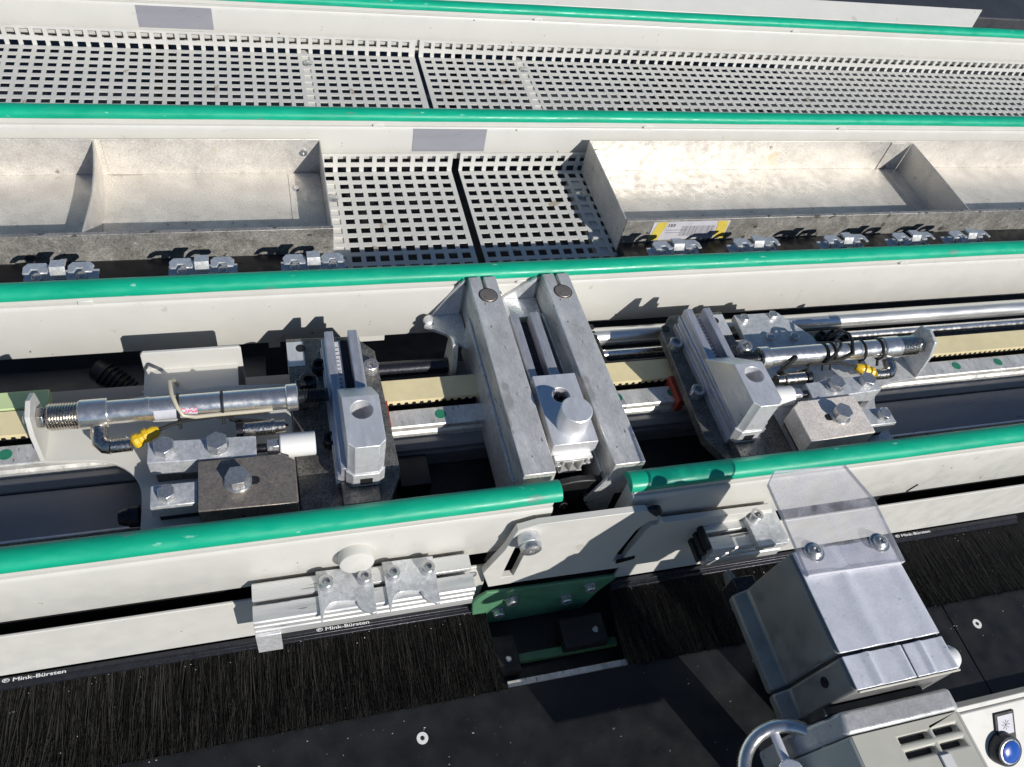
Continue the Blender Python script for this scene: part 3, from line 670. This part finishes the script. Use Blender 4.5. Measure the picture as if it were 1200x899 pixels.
MB().prism([tuple(atZ(px, py, gz).xy) for px, py in ((504, 371), (497, 382), (522, 391), (548, 410))]+[(196, 548), (196, 591), (158, 591)], 'Z', gz-4, gz).build('gusset_plate', GALV, gu, bevel=0.4)
MB().prism([(163, -55.8), (193.5, -2), (193.5, -55.8)], 'Y', 589, 592.6).build('wall_plate', GALV, gu, bevel=0.4)
MB().prism([(232, -50), (245, -30), (276, -4), (279, -50)], 'Y', 589, 592.6).build('wall_plate', GALV, gu, bevel=0.4)
MB().box(231.5, 280, 560, 588.8, -40, -35).build('bridge_plate', GALV, gu, bevel=0.5)
MB().rev([(0, 6), (3, 5.5), (5, 3)], (atZ(502, 376, gz).x, atZ(502, 376, gz).y, gz), (0, -0.4, 1), 14).build('weld_bead', ALUX, gu, bevel=0)
cs = thing('centre_stop', 'aluminium stop block with round knob on a slotted rail between the arms', 'stop', (254, 450, -60))
jr = [(236, -46), (236, -15), (237, -14), (244.5, -14), (245.3, -14.8), (245.3, -30), (258.5, -30), (258.5, -14.8), (259.2, -14), (268, -14), (269, -15), (269, -46)]
MB().prism(jr, 'Y', 452, 548).build('slotted_rail', JAWR, cs, bevel=0.35)
st = MB().box(246, 250, 455, 545, -29.9, -28.9).build('scale_strip', LABEL, cs, bevel=0.1)
for k in range(18): MB().box(246.3, 248.6 if k % 5 else 249.8, 457+k*5, 457.8+k*5, -28.9, -28.7).build('tick', INK, st, bevel=0)
MB().box(250.6, 258.2, 455, 547, -29.95, -28.6).build('channel_shade', BLKB, cs, bevel=0.1)  # shadow inside the channel, painted as a dark strip
blk = MB().box(234, 279, 368, 451, -18, 0).build('stop_block', ALU, cs, bevel=0.6)
cut(blk, [MB().cyl((257, 425, -9), (257, 425, 6), 9, 28)])
MB().rev([(0, 6.5), (5, 6.5), (5, 3.4), (1, 3), (1, 0.1)], (257, 425, -9), (0, 0, 1), 18).build('recessed_screw', BLKB, cs, bevel=0)
MB().rev([(0, 15.2), (23.6, 15.2), (24.6, 14.2)], (257.5, 390, 0.02), (0, 0, 1), 48).build('knob', ALU, cs, bevel=0)
for (a, b, c, d_) in ((238, 276, -21, -18.2), (240, 243, -30, -21), (271, 274, -30, -21), (249, 266, -24, -21.2), (247, 249.2, -40, -21), (266, 268.2, -40, -21), (246, 270, -43, -40.2), (256.5, 258.5, -40, -24.2), (238, 247, -30.5, -28.4), (268, 277, -30.5, -28.4)):
    MB().box(a, b, 362, 450, c, d_).build('extrusion_web', ALUX, cs, bevel=0.25)
MB().box(234, 236, 452, 560, -60, -36).build('cheek_plate', GALV, cs, bevel=0.3)
MB().box(271.5, 273.5, 452, 560, -70, -24).build('cheek_plate', GALV, cs, bevel=0.3)
MB().box(232, 278, 372, 558, -86, -61).build('carrier', BLACK, cs, bevel=0.5)
MB().box(248, 268, 372, 545, -60.9, -46.1).build('riser', BLACK, cs, bevel=0.5)
hub = thing('pivot_plate', 'dark round pivot plate with two brass screws between the front rail ends', 'plate', (262, 330, -120))
MB().cyl((262, 352, -88), (262, 345, -88), 56, 48, 0.8).build('disc', BLACK, hub, bevel=0)
MB().prism([(285, -20), (300, -45), (303, -120), (270, -60)], 'Y', 338.2, 341.2).build('side_gusset', GALV, hub, bevel=0.4)
socket_screw(hub, (250, 345, -66), (0, -1, 0.2), 5, 8, NICKEL); socket_screw(hub, (276, 345, -62), (0, -1, 0.2), 5, 7, NICKEL)
MB().box(242, 252, 333, 344.8, -130, -80).build('lever', BLKB, hub, bevel=1)
MB().box(240, 284, 345.2, 360, -239, -140).build('pillar', BLACK, hub, bevel=0.5)

# ================================================================ front: lower beam, slotted plate, brushes, table
lb_ = thing('lower_beam', 'cream lower beam below the black slot of the front rail, left of the slotted plate', 'beam', (-100, 314, -196), 'cream lower beams')
MB().box(X0, 176, 309, 312, -196, -112).build('beam_body', WHITE, lb_, bevel=0.8)
MB().box(X0, 176, 312.2, 325.8, -205, -196.2).build('bottom_flange', BLACK, lb_, bevel=0)
MB().box(X0, 215, 326, 330, -205, -92).build('inner_panel', BLACK, lb_, bevel=0)
MB().box(-300, -270, 330.2, 345, -239, -120).build('post', BLACK, lb_, bevel=0)
lb2 = thing('lower_beam', 'cream lower beam below the black slot of the front rail, behind the clear guard', 'beam', (900, 314, -196), 'cream lower beams')
MB().box(330, X1, 309, 312, -196, -112).build('beam_body', WHITE, lb2, bevel=0.8)
MB().box(330, X1, 312.2, 325.8, -205, -196.2).build('bottom_flange', BLACK, lb2, bevel=0)
MB().box(306, X1, 326, 330, -205, -92).build('inner_panel', BLACK, lb2, bevel=0)
MB().box(1100, 1130, 330.2, 345, -239, -120).build('post', BLACK, lb2, bevel=0)
MB().tube([V3(655, 311.6, -86), V3(657, 311.5, -80), V3(661, 311.6, -72)], 0.9, 6).build('scratch_mark', RUBBER, lb2, bevel=0)

sp_ = thing('slotted_plate', 'cream slotted mounting plate with banana slots between the aluminium profiles', 'plate', (300, 300, -196))
def ypx(px, py, y=300): p = atY(px, py, y); return (p.x, p.z)
poly = [ypx(*p) for p in ((566, 672), (592, 645), (607, 622), (632, 615), (747, 600), (758, 599), (778, 613), (905, 597), (905, 637), (735, 663.5), (722, 666), (615, 681), (572, 688))]
o = MB().prism(poly, 'Y', 300, 307).build('plate_body', WHITE, sp_, bevel=0.5)
def capsule(pts, r, ya, yb):
    """thick poly-line in the XZ plane as closed outline"""
    left = []; rightp = []
    for i, p in enumerate(pts):
        a = pts[max(0, i-1)]; b = pts[min(len(pts)-1, i+1)]
        dx, dz = b[0]-a[0], b[1]-a[1]; L = math.hypot(dx, dz); nx, nz = -dz/L, dx/L
        left.append((p[0]+nx*r, p[1]+nz*r)); rightp.append((p[0]-nx*r, p[1]-nz*r))
    return MB().prism(left+rightp[::-1], 'Y', ya, yb)
sl1 = [ypx(*p) for p in ((612, 640), (606, 652), (600, 664), (594, 676))]
sl2 = [ypx(*p) for p in ((772, 612), (762, 614), (752, 621), (742, 633), (731, 646), (724, 657))]
cut(o, [capsule(sl1, 6.5, 290, 315), capsule(sl2, 6, 290, 315)])
bp = ypx(618, 629)
MB().rev([(0, 10.5), (9, 10.5), (9.5, 9.8)], (bp[0], 299.9, bp[1]+2), (0, -1, 0), 30).build('washer', GALV, sp_, bevel=0)
MB().rev([(0, 9.6), (1.2, 10), (5.5, 9.2), (6.6, 7), (6.6, 3), (4, 2.8), (4, 0.1)], (bp[0], 290.3, bp[1]+2), (0, -1, 0), 30).build('bolt_head', BOLT, sp_, bevel=0)
p2 = ypx(560, 652); MB().rev([(0, 5), (1.6, 4.6), (2.2, 3.4)], (160, 308.8, -126), (0, -1, 0), 18).build('rivet', BOLT, sp_, bevel=0)
q2 = ypx(768, 604); MB().rev([(0, 9), (4, 9), (5, 8)], (q2[0]-2, 306, q2[1]+1), (0, -1, 0), 24).build('washer', BLKB, sp_, bevel=0)
MB().prism([(a[0], a[1]) for a in (ypx(722, 656), ypx(744, 651), ypx(743, 654), ypx(721, 660))], 'Y', 299, 299.9).build('slot_scuff', BLKB, sp_, bevel=0)
MB().box(250, 280, 307.2, 325, -130, -70).build('backing', BLACK, sp_, bevel=0.3)
gb = thing('green_bracket', 'mint green painted bracket with bolts hanging below the slotted plate', 'bracket', (240, 285, -239))
gp = [(168, -160), (176, -150), (318, -158), (321, -164), (308, -195), (300, -236), (182, -236), (168, -205), (164, -172)]
MB().prism(gp, 'Y', 296, 299.6).build('bracket_plate', GPAINT, gb, bevel=1.0)
for bx, bz in ((206, -174), (292, -172), (270, -194), (196, -202)):
    MB().rev([(0, 8), (1.5, 8), (1.5, 6.5), (6, 6.5), (7, 5.5)], (bx, 295.9, bz), (0, -1, 0), 20).build('bolt', BOLT, gb, bevel=0)
MB().box(212, 326, 247, 256, -238, -230).build('ledge', GPAINT, gb, bevel=0.8)
MB().box(186, 212, 236, 276, -237, -222).build('switch_body', BLACK, gb, bevel=1)
MB().box(262, 312, 248, 280, -229.8, -214).build('switch_body', BLACK, gb, bevel=1)
for bx, by, bz in ((200, 250, -222), (300, 262, -214)):
    MB().rev([(0, 3.5), (1, 3.5), (1.8, 2.4)], (bx, by, bz), (0, 0, 1), 16).build('screw', BOLT, gb, bevel=0)

def slot_profile(xa, xb, label, grp='slotted aluminium profiles'):
    t = thing('slotted_profile', label, 'profile', ((xa+xb)/2, 290, -112), grp)
    pr = [(306, -72), (291.5, -72), (291.2, -74), (291.2, -77.5), (295, -77.6), (295, -84), (283, -84), (283, -77.6), (287, -77.5), (287, -74), (286.6, -72), (272.5, -72),
          (271, -73.5), (271, -78), (272.5, -79), (272.5, -82), (271, -83), (271, -88), (272.5, -89), (272.5, -92), (271, -93), (271, -104), (273, -106), (308.6, -106), (308.6, -76), (306, -75)]
    MB().prism(pr, 'X', xa, xb).build('profile_body', ALUX, t, bevel=0.3)
    return t
def jaw(root, x, w_=48, flip=False):
    xs = x
    poly = [(xs, 308), (xs+w_, 307), (xs+w_, 263), (xs+w_-4, 262)]+[(xs+w_-5-11*math.sin(math.radians(a)), 276-12*math.cos(math.radians(a))) for a in range(10, 91, 16)]+ \
           [(xs+16+0, 277.5)]+[(xs+14-11*math.sin(math.radians(a)), 277.5-13.5*(1-math.cos(math.radians(a)))) for a in range(10, 91, 16)]+[(xs+1, 262)]
    o = MB().prism(poly, 'Z', -71.9, -67.9).build('grip_plate', GALV, root, bevel=0.4)
    for bx in (xs+8, xs+w_-7): socket_screw(root, (bx, 294, -67.9), (0, 0, 1), 6.2, 9, BOLT)
    return o
SP1 = slot_profile(-43, 149, 'slotted aluminium profile with two galvanised grip plates on the front rail')
jaw(SP1, 11, 48); jaw(SP1, 69, 46)
MB().box(-43, -22, 267.6, 270.8, -132, -94).build('end_tab', ALU, SP1, bevel=0.4)
SP2 = slot_profile(390, 476, 'short slotted aluminium profile with one grip plate beside the clear guard')
MB().box(435, 470, 266, 309, -71.9, -65).build('grip_plate', GALV, SP2, bevel=0.6)
socket_screw(SP2, (444, 297, -65), (0, 0, 1), 6.5, 9, BOLT)
for k, zz in enumerate((-76, -88, -102)):
    MB().box(385, 389.8, 276, 304, zz-4, zz+4).build('end_lug', RUBBER, SP2, bevel=1.2)
capo = MB().rev([(0, 15.5), (9, 15.5), (11, 14.8), (12, 13)], (46, 311.9, -50), (0, -1, 0.12), 36).build('round_cap', WHITE, None, bevel=0)
tag(capo, 'round cream cap on the front rail behind the grip plates', 'cap')

# ---- brushes
def brush(xa, xb, label, text_at=()):
    t = thing('brush_strip', label, 'brush', ((xa+xb)/2, 270, -212), 'brush strips closing the table gap')
    pr = [(308, -197), (306, -196.3), (303, -196.3), (301.5, -199.5), (298, -200), (297, -203), (297, -208), (308, -208)]
    MB().prism(pr, 'X', xa, xb).build('brush_holder', BLKB, t, bevel=0.35)
    m = MB(); x = xa
    rnd = random.Random(int(xa))
    cnt = int((xb-xa)*20)
    for i in range(cnt):
        x = xa+(xb-xa)*rnd.random(); clump = 2.2*math.sin(x*0.23)+1.6*math.sin(x*0.61+1)
        z0 = -203+rnd.uniform(-4.5, 1.2); r = rnd.uniform(0.16, 0.32)
        x1 = x+rnd.gauss(0, 2.5)+clump*0.8; x2 = x1+rnd.gauss(0, 3.0)+clump
        y2 = 217-rnd.random()*4+ (rnd.random()**4)*22
        za = z0-rnd.uniform(-1.5, 3); zb = -205.5+rnd.uniform(-3, 4.0)+(rnd.random()**8)*8
        pts = [(x, 299, z0), (x1, 262, za+rnd.uniform(-1, 1.5)), (x2, y2, zb)]
        o_ = len(m.v)
        for j, p in enumerate(pts):
            rr = r*(1 if j < 2 else 0.6)
            m.v += [(p[0]-rr, p[1], p[2]-rr*0.5), (p[0]+rr, p[1], p[2]-rr*0.5), (p[0], p[1], p[2]+rr)]
        for j in range(2):
            a = o_+j*3
            m.f += [(a, a+1, a+4, a+3), (a+1, a+2, a+5, a+4), (a+2, a, a+3, a+5)]
    b = m.build('bristles', BRIST, t, bevel=0, smooth=True, recalc=False); b['kind'] = 'stuff'
    MB().box(xa, xb, 216, 297, -214, -209).build('bristle_bed', RUBBER, t, bevel=0)
    for tx in text_at:
        letters('lettering', '® Mink-Bürsten', WINK, t, (tx, 302.6, -196.15), 4.6, (math.radians(0), 0, 0), 0.06, 0.08, 52)
    return t
BR1 = brush(X0, 183, 'black bristle brush strip left of the green bracket', text_at=(9, -268))
BR2 = brush(326, 900, 'black bristle brush strip passing under the grey drive unit', text_at=(708,))

# ---- table
tb_ = thing('machine_table', 'black laminate machine table in front of the brush strips', 'table', (400, 50, -260))
jx = 725
MB().prism([(X0, 216), (jx-0.7, 216), (jx-0.7, 106), (560, 106), (560, -120), (X0, -120)], 'Z', -224, -204).build('table_panel', TABLE, tb_, bevel=0.7)
MB().box(jx+0.7, 1100, 106, 216, -224, -204).build('table_panel', TABLE, tb_, bevel=0.7)
MB().box(190, 322, 217, 224, -224, -208).build('support_strip', STEEL, tb_, bevel=0.6)
for (px, py) in ((495, 865), (1145, 731)):
    p = atZ(px, py, -203.9); MB().rev([(0, 5.6), (0.5, 5.4), (0.5, 2.4), (0.2, 2.0), (0.2, 0.1)], (p.x, p.y, -204), (0, 0, 1), 24).build('countersunk_screw', PTFE, tb_, bevel=0)
    MB().cyl((p.x, p.y, -203.95), (p.x, p.y, -203.3), 1.9, 16).build('screw_recess', BLACK, tb_, bevel=0)
for lx, ly in ((-300, -80), (-300, 150), (500, -80), (1000, 150)):
    MB().box(lx-25, lx+25, ly-25, ly+25, -949.5, -224.2).build('leg', BLACK, tb_, bevel=0)

rnd = random.Random(3)
deb = MB()
def flake(x, y, z, sz):
    a = rnd.uniform(0, 6.28); n_ = rnd.choice((3, 4, 5)); o_ = len(deb.v)
    rad = [sz*rnd.uniform(0.5, 1.1) for _ in range(n_)]
    deb.v += [(x+rad[i]*math.cos(a+6.283*i/n_), y+rad[i]*math.sin(a+6.283*i/n_)*0.7, z+rnd.uniform(0.1, 0.7)*min(1, sz)) for i in range(n_)]+[(x, y, z+0.02)]
    deb.f += [tuple(range(o_, o_+n_))]+[(o_+i, o_+(i+1) % n_, o_+n_) for i in range(n_)]
for _ in range(190): flake(rnd.uniform(-240, 880), 216-rnd.random()**1.4*105, -203.9, 0.25+1.3*rnd.random()**4)
for _ in range(110): flake(rnd.choice((rnd.uniform(-300, 178), rnd.uniform(330, 850))), rnd.uniform(286, 299), -201.5+rnd.uniform(0, 1.5), 0.3+0.9*rnd.random()**3)
for _ in range(70): flake(rnd.choice((rnd.uniform(-300, 178), rnd.uniform(330, 850))), rnd.uniform(222, 285), -202.4, 0.3+0.9*rnd.random()**3)
for _ in range(140): flake(rnd.uniform(-300, 1250), rnd.uniform(920, 1150), -79.1, 0.4+1.0*rnd.random()**3)
for _ in range(60): flake(rnd.choice((rnd.uniform(-300, 60), rnd.uniform(435, 1100))), rnd.uniform(720, 860), -76.7, 0.4+1.4*rnd.random()**3)
do = deb.build('debris', CHIP, None, bevel=0, smooth=False, recalc=False); do['kind'] = 'stuff'
do['label'] = 'pale plastic and metal chips scattered over table, brush and trays'; do['category'] = 'debris'

# ================================================================ drive head at the lower right
dh = thing('drive_unit', 'grey cast drive unit with clear plastic guard reaching over the brush', 'drive unit', (410, 140, -60))
# housing: profile in XZ, extruded along Y
hx0, hx1 = 366, 455
side = [(hx0, 78), (hx1, 78), (hx1+3, 72), (hx1+6, -6), (hx1-2, -10), (352, -10), (346, -4), (345, 4), (350, 9), (356, 14), (359, 44), (hx0-1.5, 76)]
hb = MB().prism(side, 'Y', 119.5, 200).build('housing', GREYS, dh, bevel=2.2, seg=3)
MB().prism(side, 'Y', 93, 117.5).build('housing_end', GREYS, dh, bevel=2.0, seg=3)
MB().prism([(x_ + (1.5 if x_ < 400 else -1.5), z_ + (1.5 if z_ < 0 else -1.5)) for x_, z_ in side], 'Y', 112, 124).build('housing_core', BLACK, dh, bevel=0)
tp = MB(); nn = 16
def top_sheet(ya, yb, xa, xb, nm):
    m = MB(); vs = []; n_ = 20
    for y in (ya, yb):
        for i in range(n_+1):
            u = i/n_; x = xa+(xb-xa)*u
            bump_ = 1.6*math.exp(-((u-0.38)/0.06)**2)+1.2*math.exp(-((u-0.93)/0.05)**2)
            vs.append((x, y, 79.2+bump_*1.5))
    for y in (ya, yb):
        for i in range(n_+1): vs.append((xa+(xb-xa)*i/n_, y, 78.05))
    k = n_+1; fs = []
    for i in range(n_):
        fs += [(i, i+1, k+i+1, k+i), (2*k+i, 3*k+i, 3*k+i+1, 2*k+i+1), (i, 2*k+i, 2*k+i+1, i+1), (k+i, k+i+1, 3*k+i+1, 3*k+i)]
    fs += [(0, k, 3*k, 2*k), (n_, 2*k+n_, 3*k+n_, k+n_)]
    return m.add(vs, fs).build(nm, GREYH, dh, bevel=0.4)
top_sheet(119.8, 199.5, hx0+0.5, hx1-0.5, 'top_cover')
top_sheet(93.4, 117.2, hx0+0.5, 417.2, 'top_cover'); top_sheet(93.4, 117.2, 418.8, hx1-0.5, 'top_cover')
MB().rev([(0, 4), (0.8, 4)], (361.2, 108, 54), (-1, 0, 0.1), 18).build('side_screw', BLKB, dh, bevel=0)
MB().rev([(0, 9), (8, 9), (11, 7)], (456, 104, 66), (1, 0, 0), 24).build('end_cap', PTFE, dh, bevel=0)
MB().prism([(92.9, 78.4), (91.6, 78.2), (91.6, 76.4), (92.9, 76)], 'X', 368, 456).build('end_lip', BEIGE, dh, bevel=0.4)
# clear guard
gpoly = [(368, 178), (456, 176), (459, 232), (449, 266), (381, 269), (370, 258)]
gd = MB(); n = len(gpoly)
zt = lambda y: 83.5+ (y-177)*0.02
gd.add([(x, y, zt(y)-4) for x, y in gpoly]+[(x, y, zt(y)) for x, y in gpoly], [tuple(range(n-1, -1, -1)), tuple(range(n, 2*n))]+[(i, (i+1) % n, n+(i+1) % n, n+i) for i in range(n)])
gd.build('clear_guard', CLEAR, dh, bevel=0.8)
for gx, gy in ((381, 195), (441, 194)):
    MB().rev([(0, 8.2), (1.4, 8.0), (1.4, 6.2), (4, 5.6), (5.4, 3.4), (5.4, 2.4), (3.4, 2.0), (3.4, 0.1)], (gx, gy, 84), (0, 0, 1), 24).build('guard_screw', BOLT, dh, bevel=0)
MB().box(372, 452, 180, 199, 78.2, 79.6).build('guard_base', GREYH, dh, bevel=0.2)
# mounting arm below the housing down to the table
MB().box(462, 492, 135, 190, -203.8, -6).build('column', BLACK, dh, bevel=2)
MB().box(352, 372, 196, 214, -20, 6).build('front_lug', BLKB, dh, bevel=1)
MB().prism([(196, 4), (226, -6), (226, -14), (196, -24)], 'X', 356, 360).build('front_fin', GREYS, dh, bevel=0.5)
# motor
mo = thing('drive_motor', 'beige drive motor with grey cast collar and vent slots', 'motor', (410, 20, -60))
def octo(cx, zt_, w_, cw, zb): return [(cx-w_, zb), (cx-w_, zt_-cw*2.2), (cx-w_+cw*0.95, zt_), (cx+w_-4, zt_), (cx+w_, zt_-4), (cx+w_, zb)]
MB().prism(octo(398, 58, 60, 22, -40), 'Y', 70, 86).build('collar', GREYM, mo, bevel=3, seg=3)
MB().box(352, 440, 86.2, 92.5, -30, 50).build('flange', BLACK, mo, bevel=1)
mb = MB().prism(octo(398, 57, 59.4, 21, -40), 'Y', -60, 69.4).build('motor_cover', BEIGE, mo, bevel=2.5, seg=3)
cut(mb, [MB().box(a, b, c, d_, 50, 70) for (a, b, c, d_) in ((396, 422, 57, 62), (426, 447, 57, 62), (396, 422, 47, 52), (426, 447, 47, 52))])
MB().box(394, 449, 44, 65, 46, 50.6).build('vent_back', BLACK, mo, bevel=0)
MB().box(420, 429, -60, 44.5, 57.1, 58.6).build('spine', PTFE, mo, bevel=0.5)
MB().box(430, 455, 0, 55, -949.5, -40.5).build('motor_foot', BLACK, mo, bevel=1)
# hand wheel
hw = thing('hand_wheel', 'grey hand wheel ring beside the motor', 'hand wheel', (326, 60, -20))
nrm = (V3(0, 0, CAMH)-V3(326, 60, 20)).normalized(); nrm = (nrm+V3(0, 0.25, 0.2)).normalized()
a_ = nrm.orthogonal().normalized(); b_ = nrm.cross(a_); cw_ = V3(327, 60, 18)
ringv = []; nR, nr = 48, 14; m = MB()
for i in range(nR):
    th = 2*math.pi*i/nR; rd = a_*math.cos(th)+b_*math.sin(th)
    for j in range(nr):
        ph = 2*math.pi*j/nr; m.v.append(tuple(cw_+rd*(33+5.2*math.cos(ph))+nrm*(5.2*math.sin(ph))))
for i in range(nR):
    for j in range(nr):
        m.f.append((i*nr+j, ((i+1) % nR)*nr+j, ((i+1) % nR)*nr+(j+1) % nr, i*nr+(j+1) % nr))
m.build('rim', CHROME, hw, bevel=0)
for k in range(3):
    th = 2*math.pi*k/3+2.9; rd = a_*math.cos(th)+b_*math.sin(th)
    MB().cyl(cw_-nrm*4, cw_-nrm*1+rd*32, 3.6, 14).build('spoke', GREYH, hw, bevel=0)
MB().rev([(0, 9), (14, 9), (15, 8)], cw_-nrm*10, nrm, 24).build('hub', GREYH, hw, bevel=0)
MB().cyl(cw_-nrm*10, cw_-nrm*10+V3(26, 0, -10), 6, 18).build('axle', GREYH, hw, bevel=0)

# control panel tilted towards the operator
cpn = thing('control_panel', 'cream sloping control panel with blue push button and light symbol', 'control panel', (760, 60, -260))
ang = math.radians(35)
org = atZ(1120, 838, -190)                                   # upper left corner of the panel face
U = V3(1, 0, 0); W = V3(0, -math.cos(ang), -math.sin(ang)); Nn = U.cross(-W).normalized()
if Nn.z < 0: Nn = -Nn
def PP(u, v, h=0.0): return org+U*u+W*v+Nn*h
def pbox(u0, u1, v0, v1, h0, h1, name, m, root=cpn, bevel=0.6):
    q = MB(); q.add([PP(u, v, h) for h in (h0, h1) for v in (v0, v1) for u in (u0, u1)],
                    [(0, 2, 3, 1), (4, 5, 7, 6), (0, 1, 5, 4), (2, 6, 7, 3), (0, 4, 6, 2), (1, 3, 7, 5)])
    return q.build(name, m, root, bevel=bevel)
pbox(-2, 240, 0, 160, -30, 0, 'panel_face', WHITE, bevel=1.5)
pbox(-2, 240, -6, -0.5, -14, -2, 'panel_edge', WHITE, bevel=0.8)
def pan_uv(px, py, h=0.0):
    r = ray(px, py); c = V3(0, 0, CAMH); p0 = org+Nn*h
    t = (p0-c).dot(Nn)/r.dot(Nn); p = c+r*t-p0
    return p.dot(U), p.dot(W)
u0, v0 = pan_uv(1176, 848); u1, v1 = pan_uv(1184, 881, 12)
pbox(u0-13.5, u0+13.5, v0-13.5, v0+28, 0.05, 2.2, 'legend_holder', RUBBER, bevel=1)
pbox(u0-10.4, u0+10.4, v0-10.4, v0+10.4, 2.2, 2.8, 'legend_plate', LABEL, bevel=0.2)
for k in range(8):
    a = math.pi/4*k; c = PP(u0, v0, 2.95)
    d_ = U*math.cos(a)+W*math.sin(a); MB().cyl(c+d_*2.2, c+d_*5.4, 0.22, 6).build('symbol_ray', INK, cpn, bevel=0)
MB().cyl(PP(u0-1.2, v0-1.2, 2.95), PP(u0+1.2, v0+1.2, 2.95), 0.3, 6).build('symbol_ray', INK, cpn, bevel=0)
MB().cyl(PP(u0-1.2, v0+1.2, 2.95), PP(u0+1.2, v0-1.2, 2.95), 0.3, 6).build('symbol_ray', INK, cpn, bevel=0)
bt = MB().rev([(0, 17.5), (9, 17), (12, 15.6), (12, 13)], PP(u1, v1, 0.1), Nn, 36).build('button_ring', BLKB, cpn, bevel=0.3)
MB().rev([(0, 13.6), (1, 13.4), (1.4, 12.4)], PP(u1, v1, 11.6), Nn, 36).build('button_bezel', BOLT, cpn, bevel=0)
MB().rev([(0, 12), (1.2, 11.5), (2.2, 9), (2.8, 5), (3, 0.2)], PP(u1, v1, 12.8), Nn, 36).build('button_lens', BLUE, cpn, bevel=0)
MB().box(org.x+10, org.x+200, org.y-110, org.y-20, -949.5, org.z-110).build('pedestal', BLACK, cpn, bevel=1)

for ob in bpy.data.objects:
    if 'org' in ob: del ob['org']
SC.render.engine = 'CYCLES'
SC.render.resolution_x = 1024; SC.render.resolution_y = 767
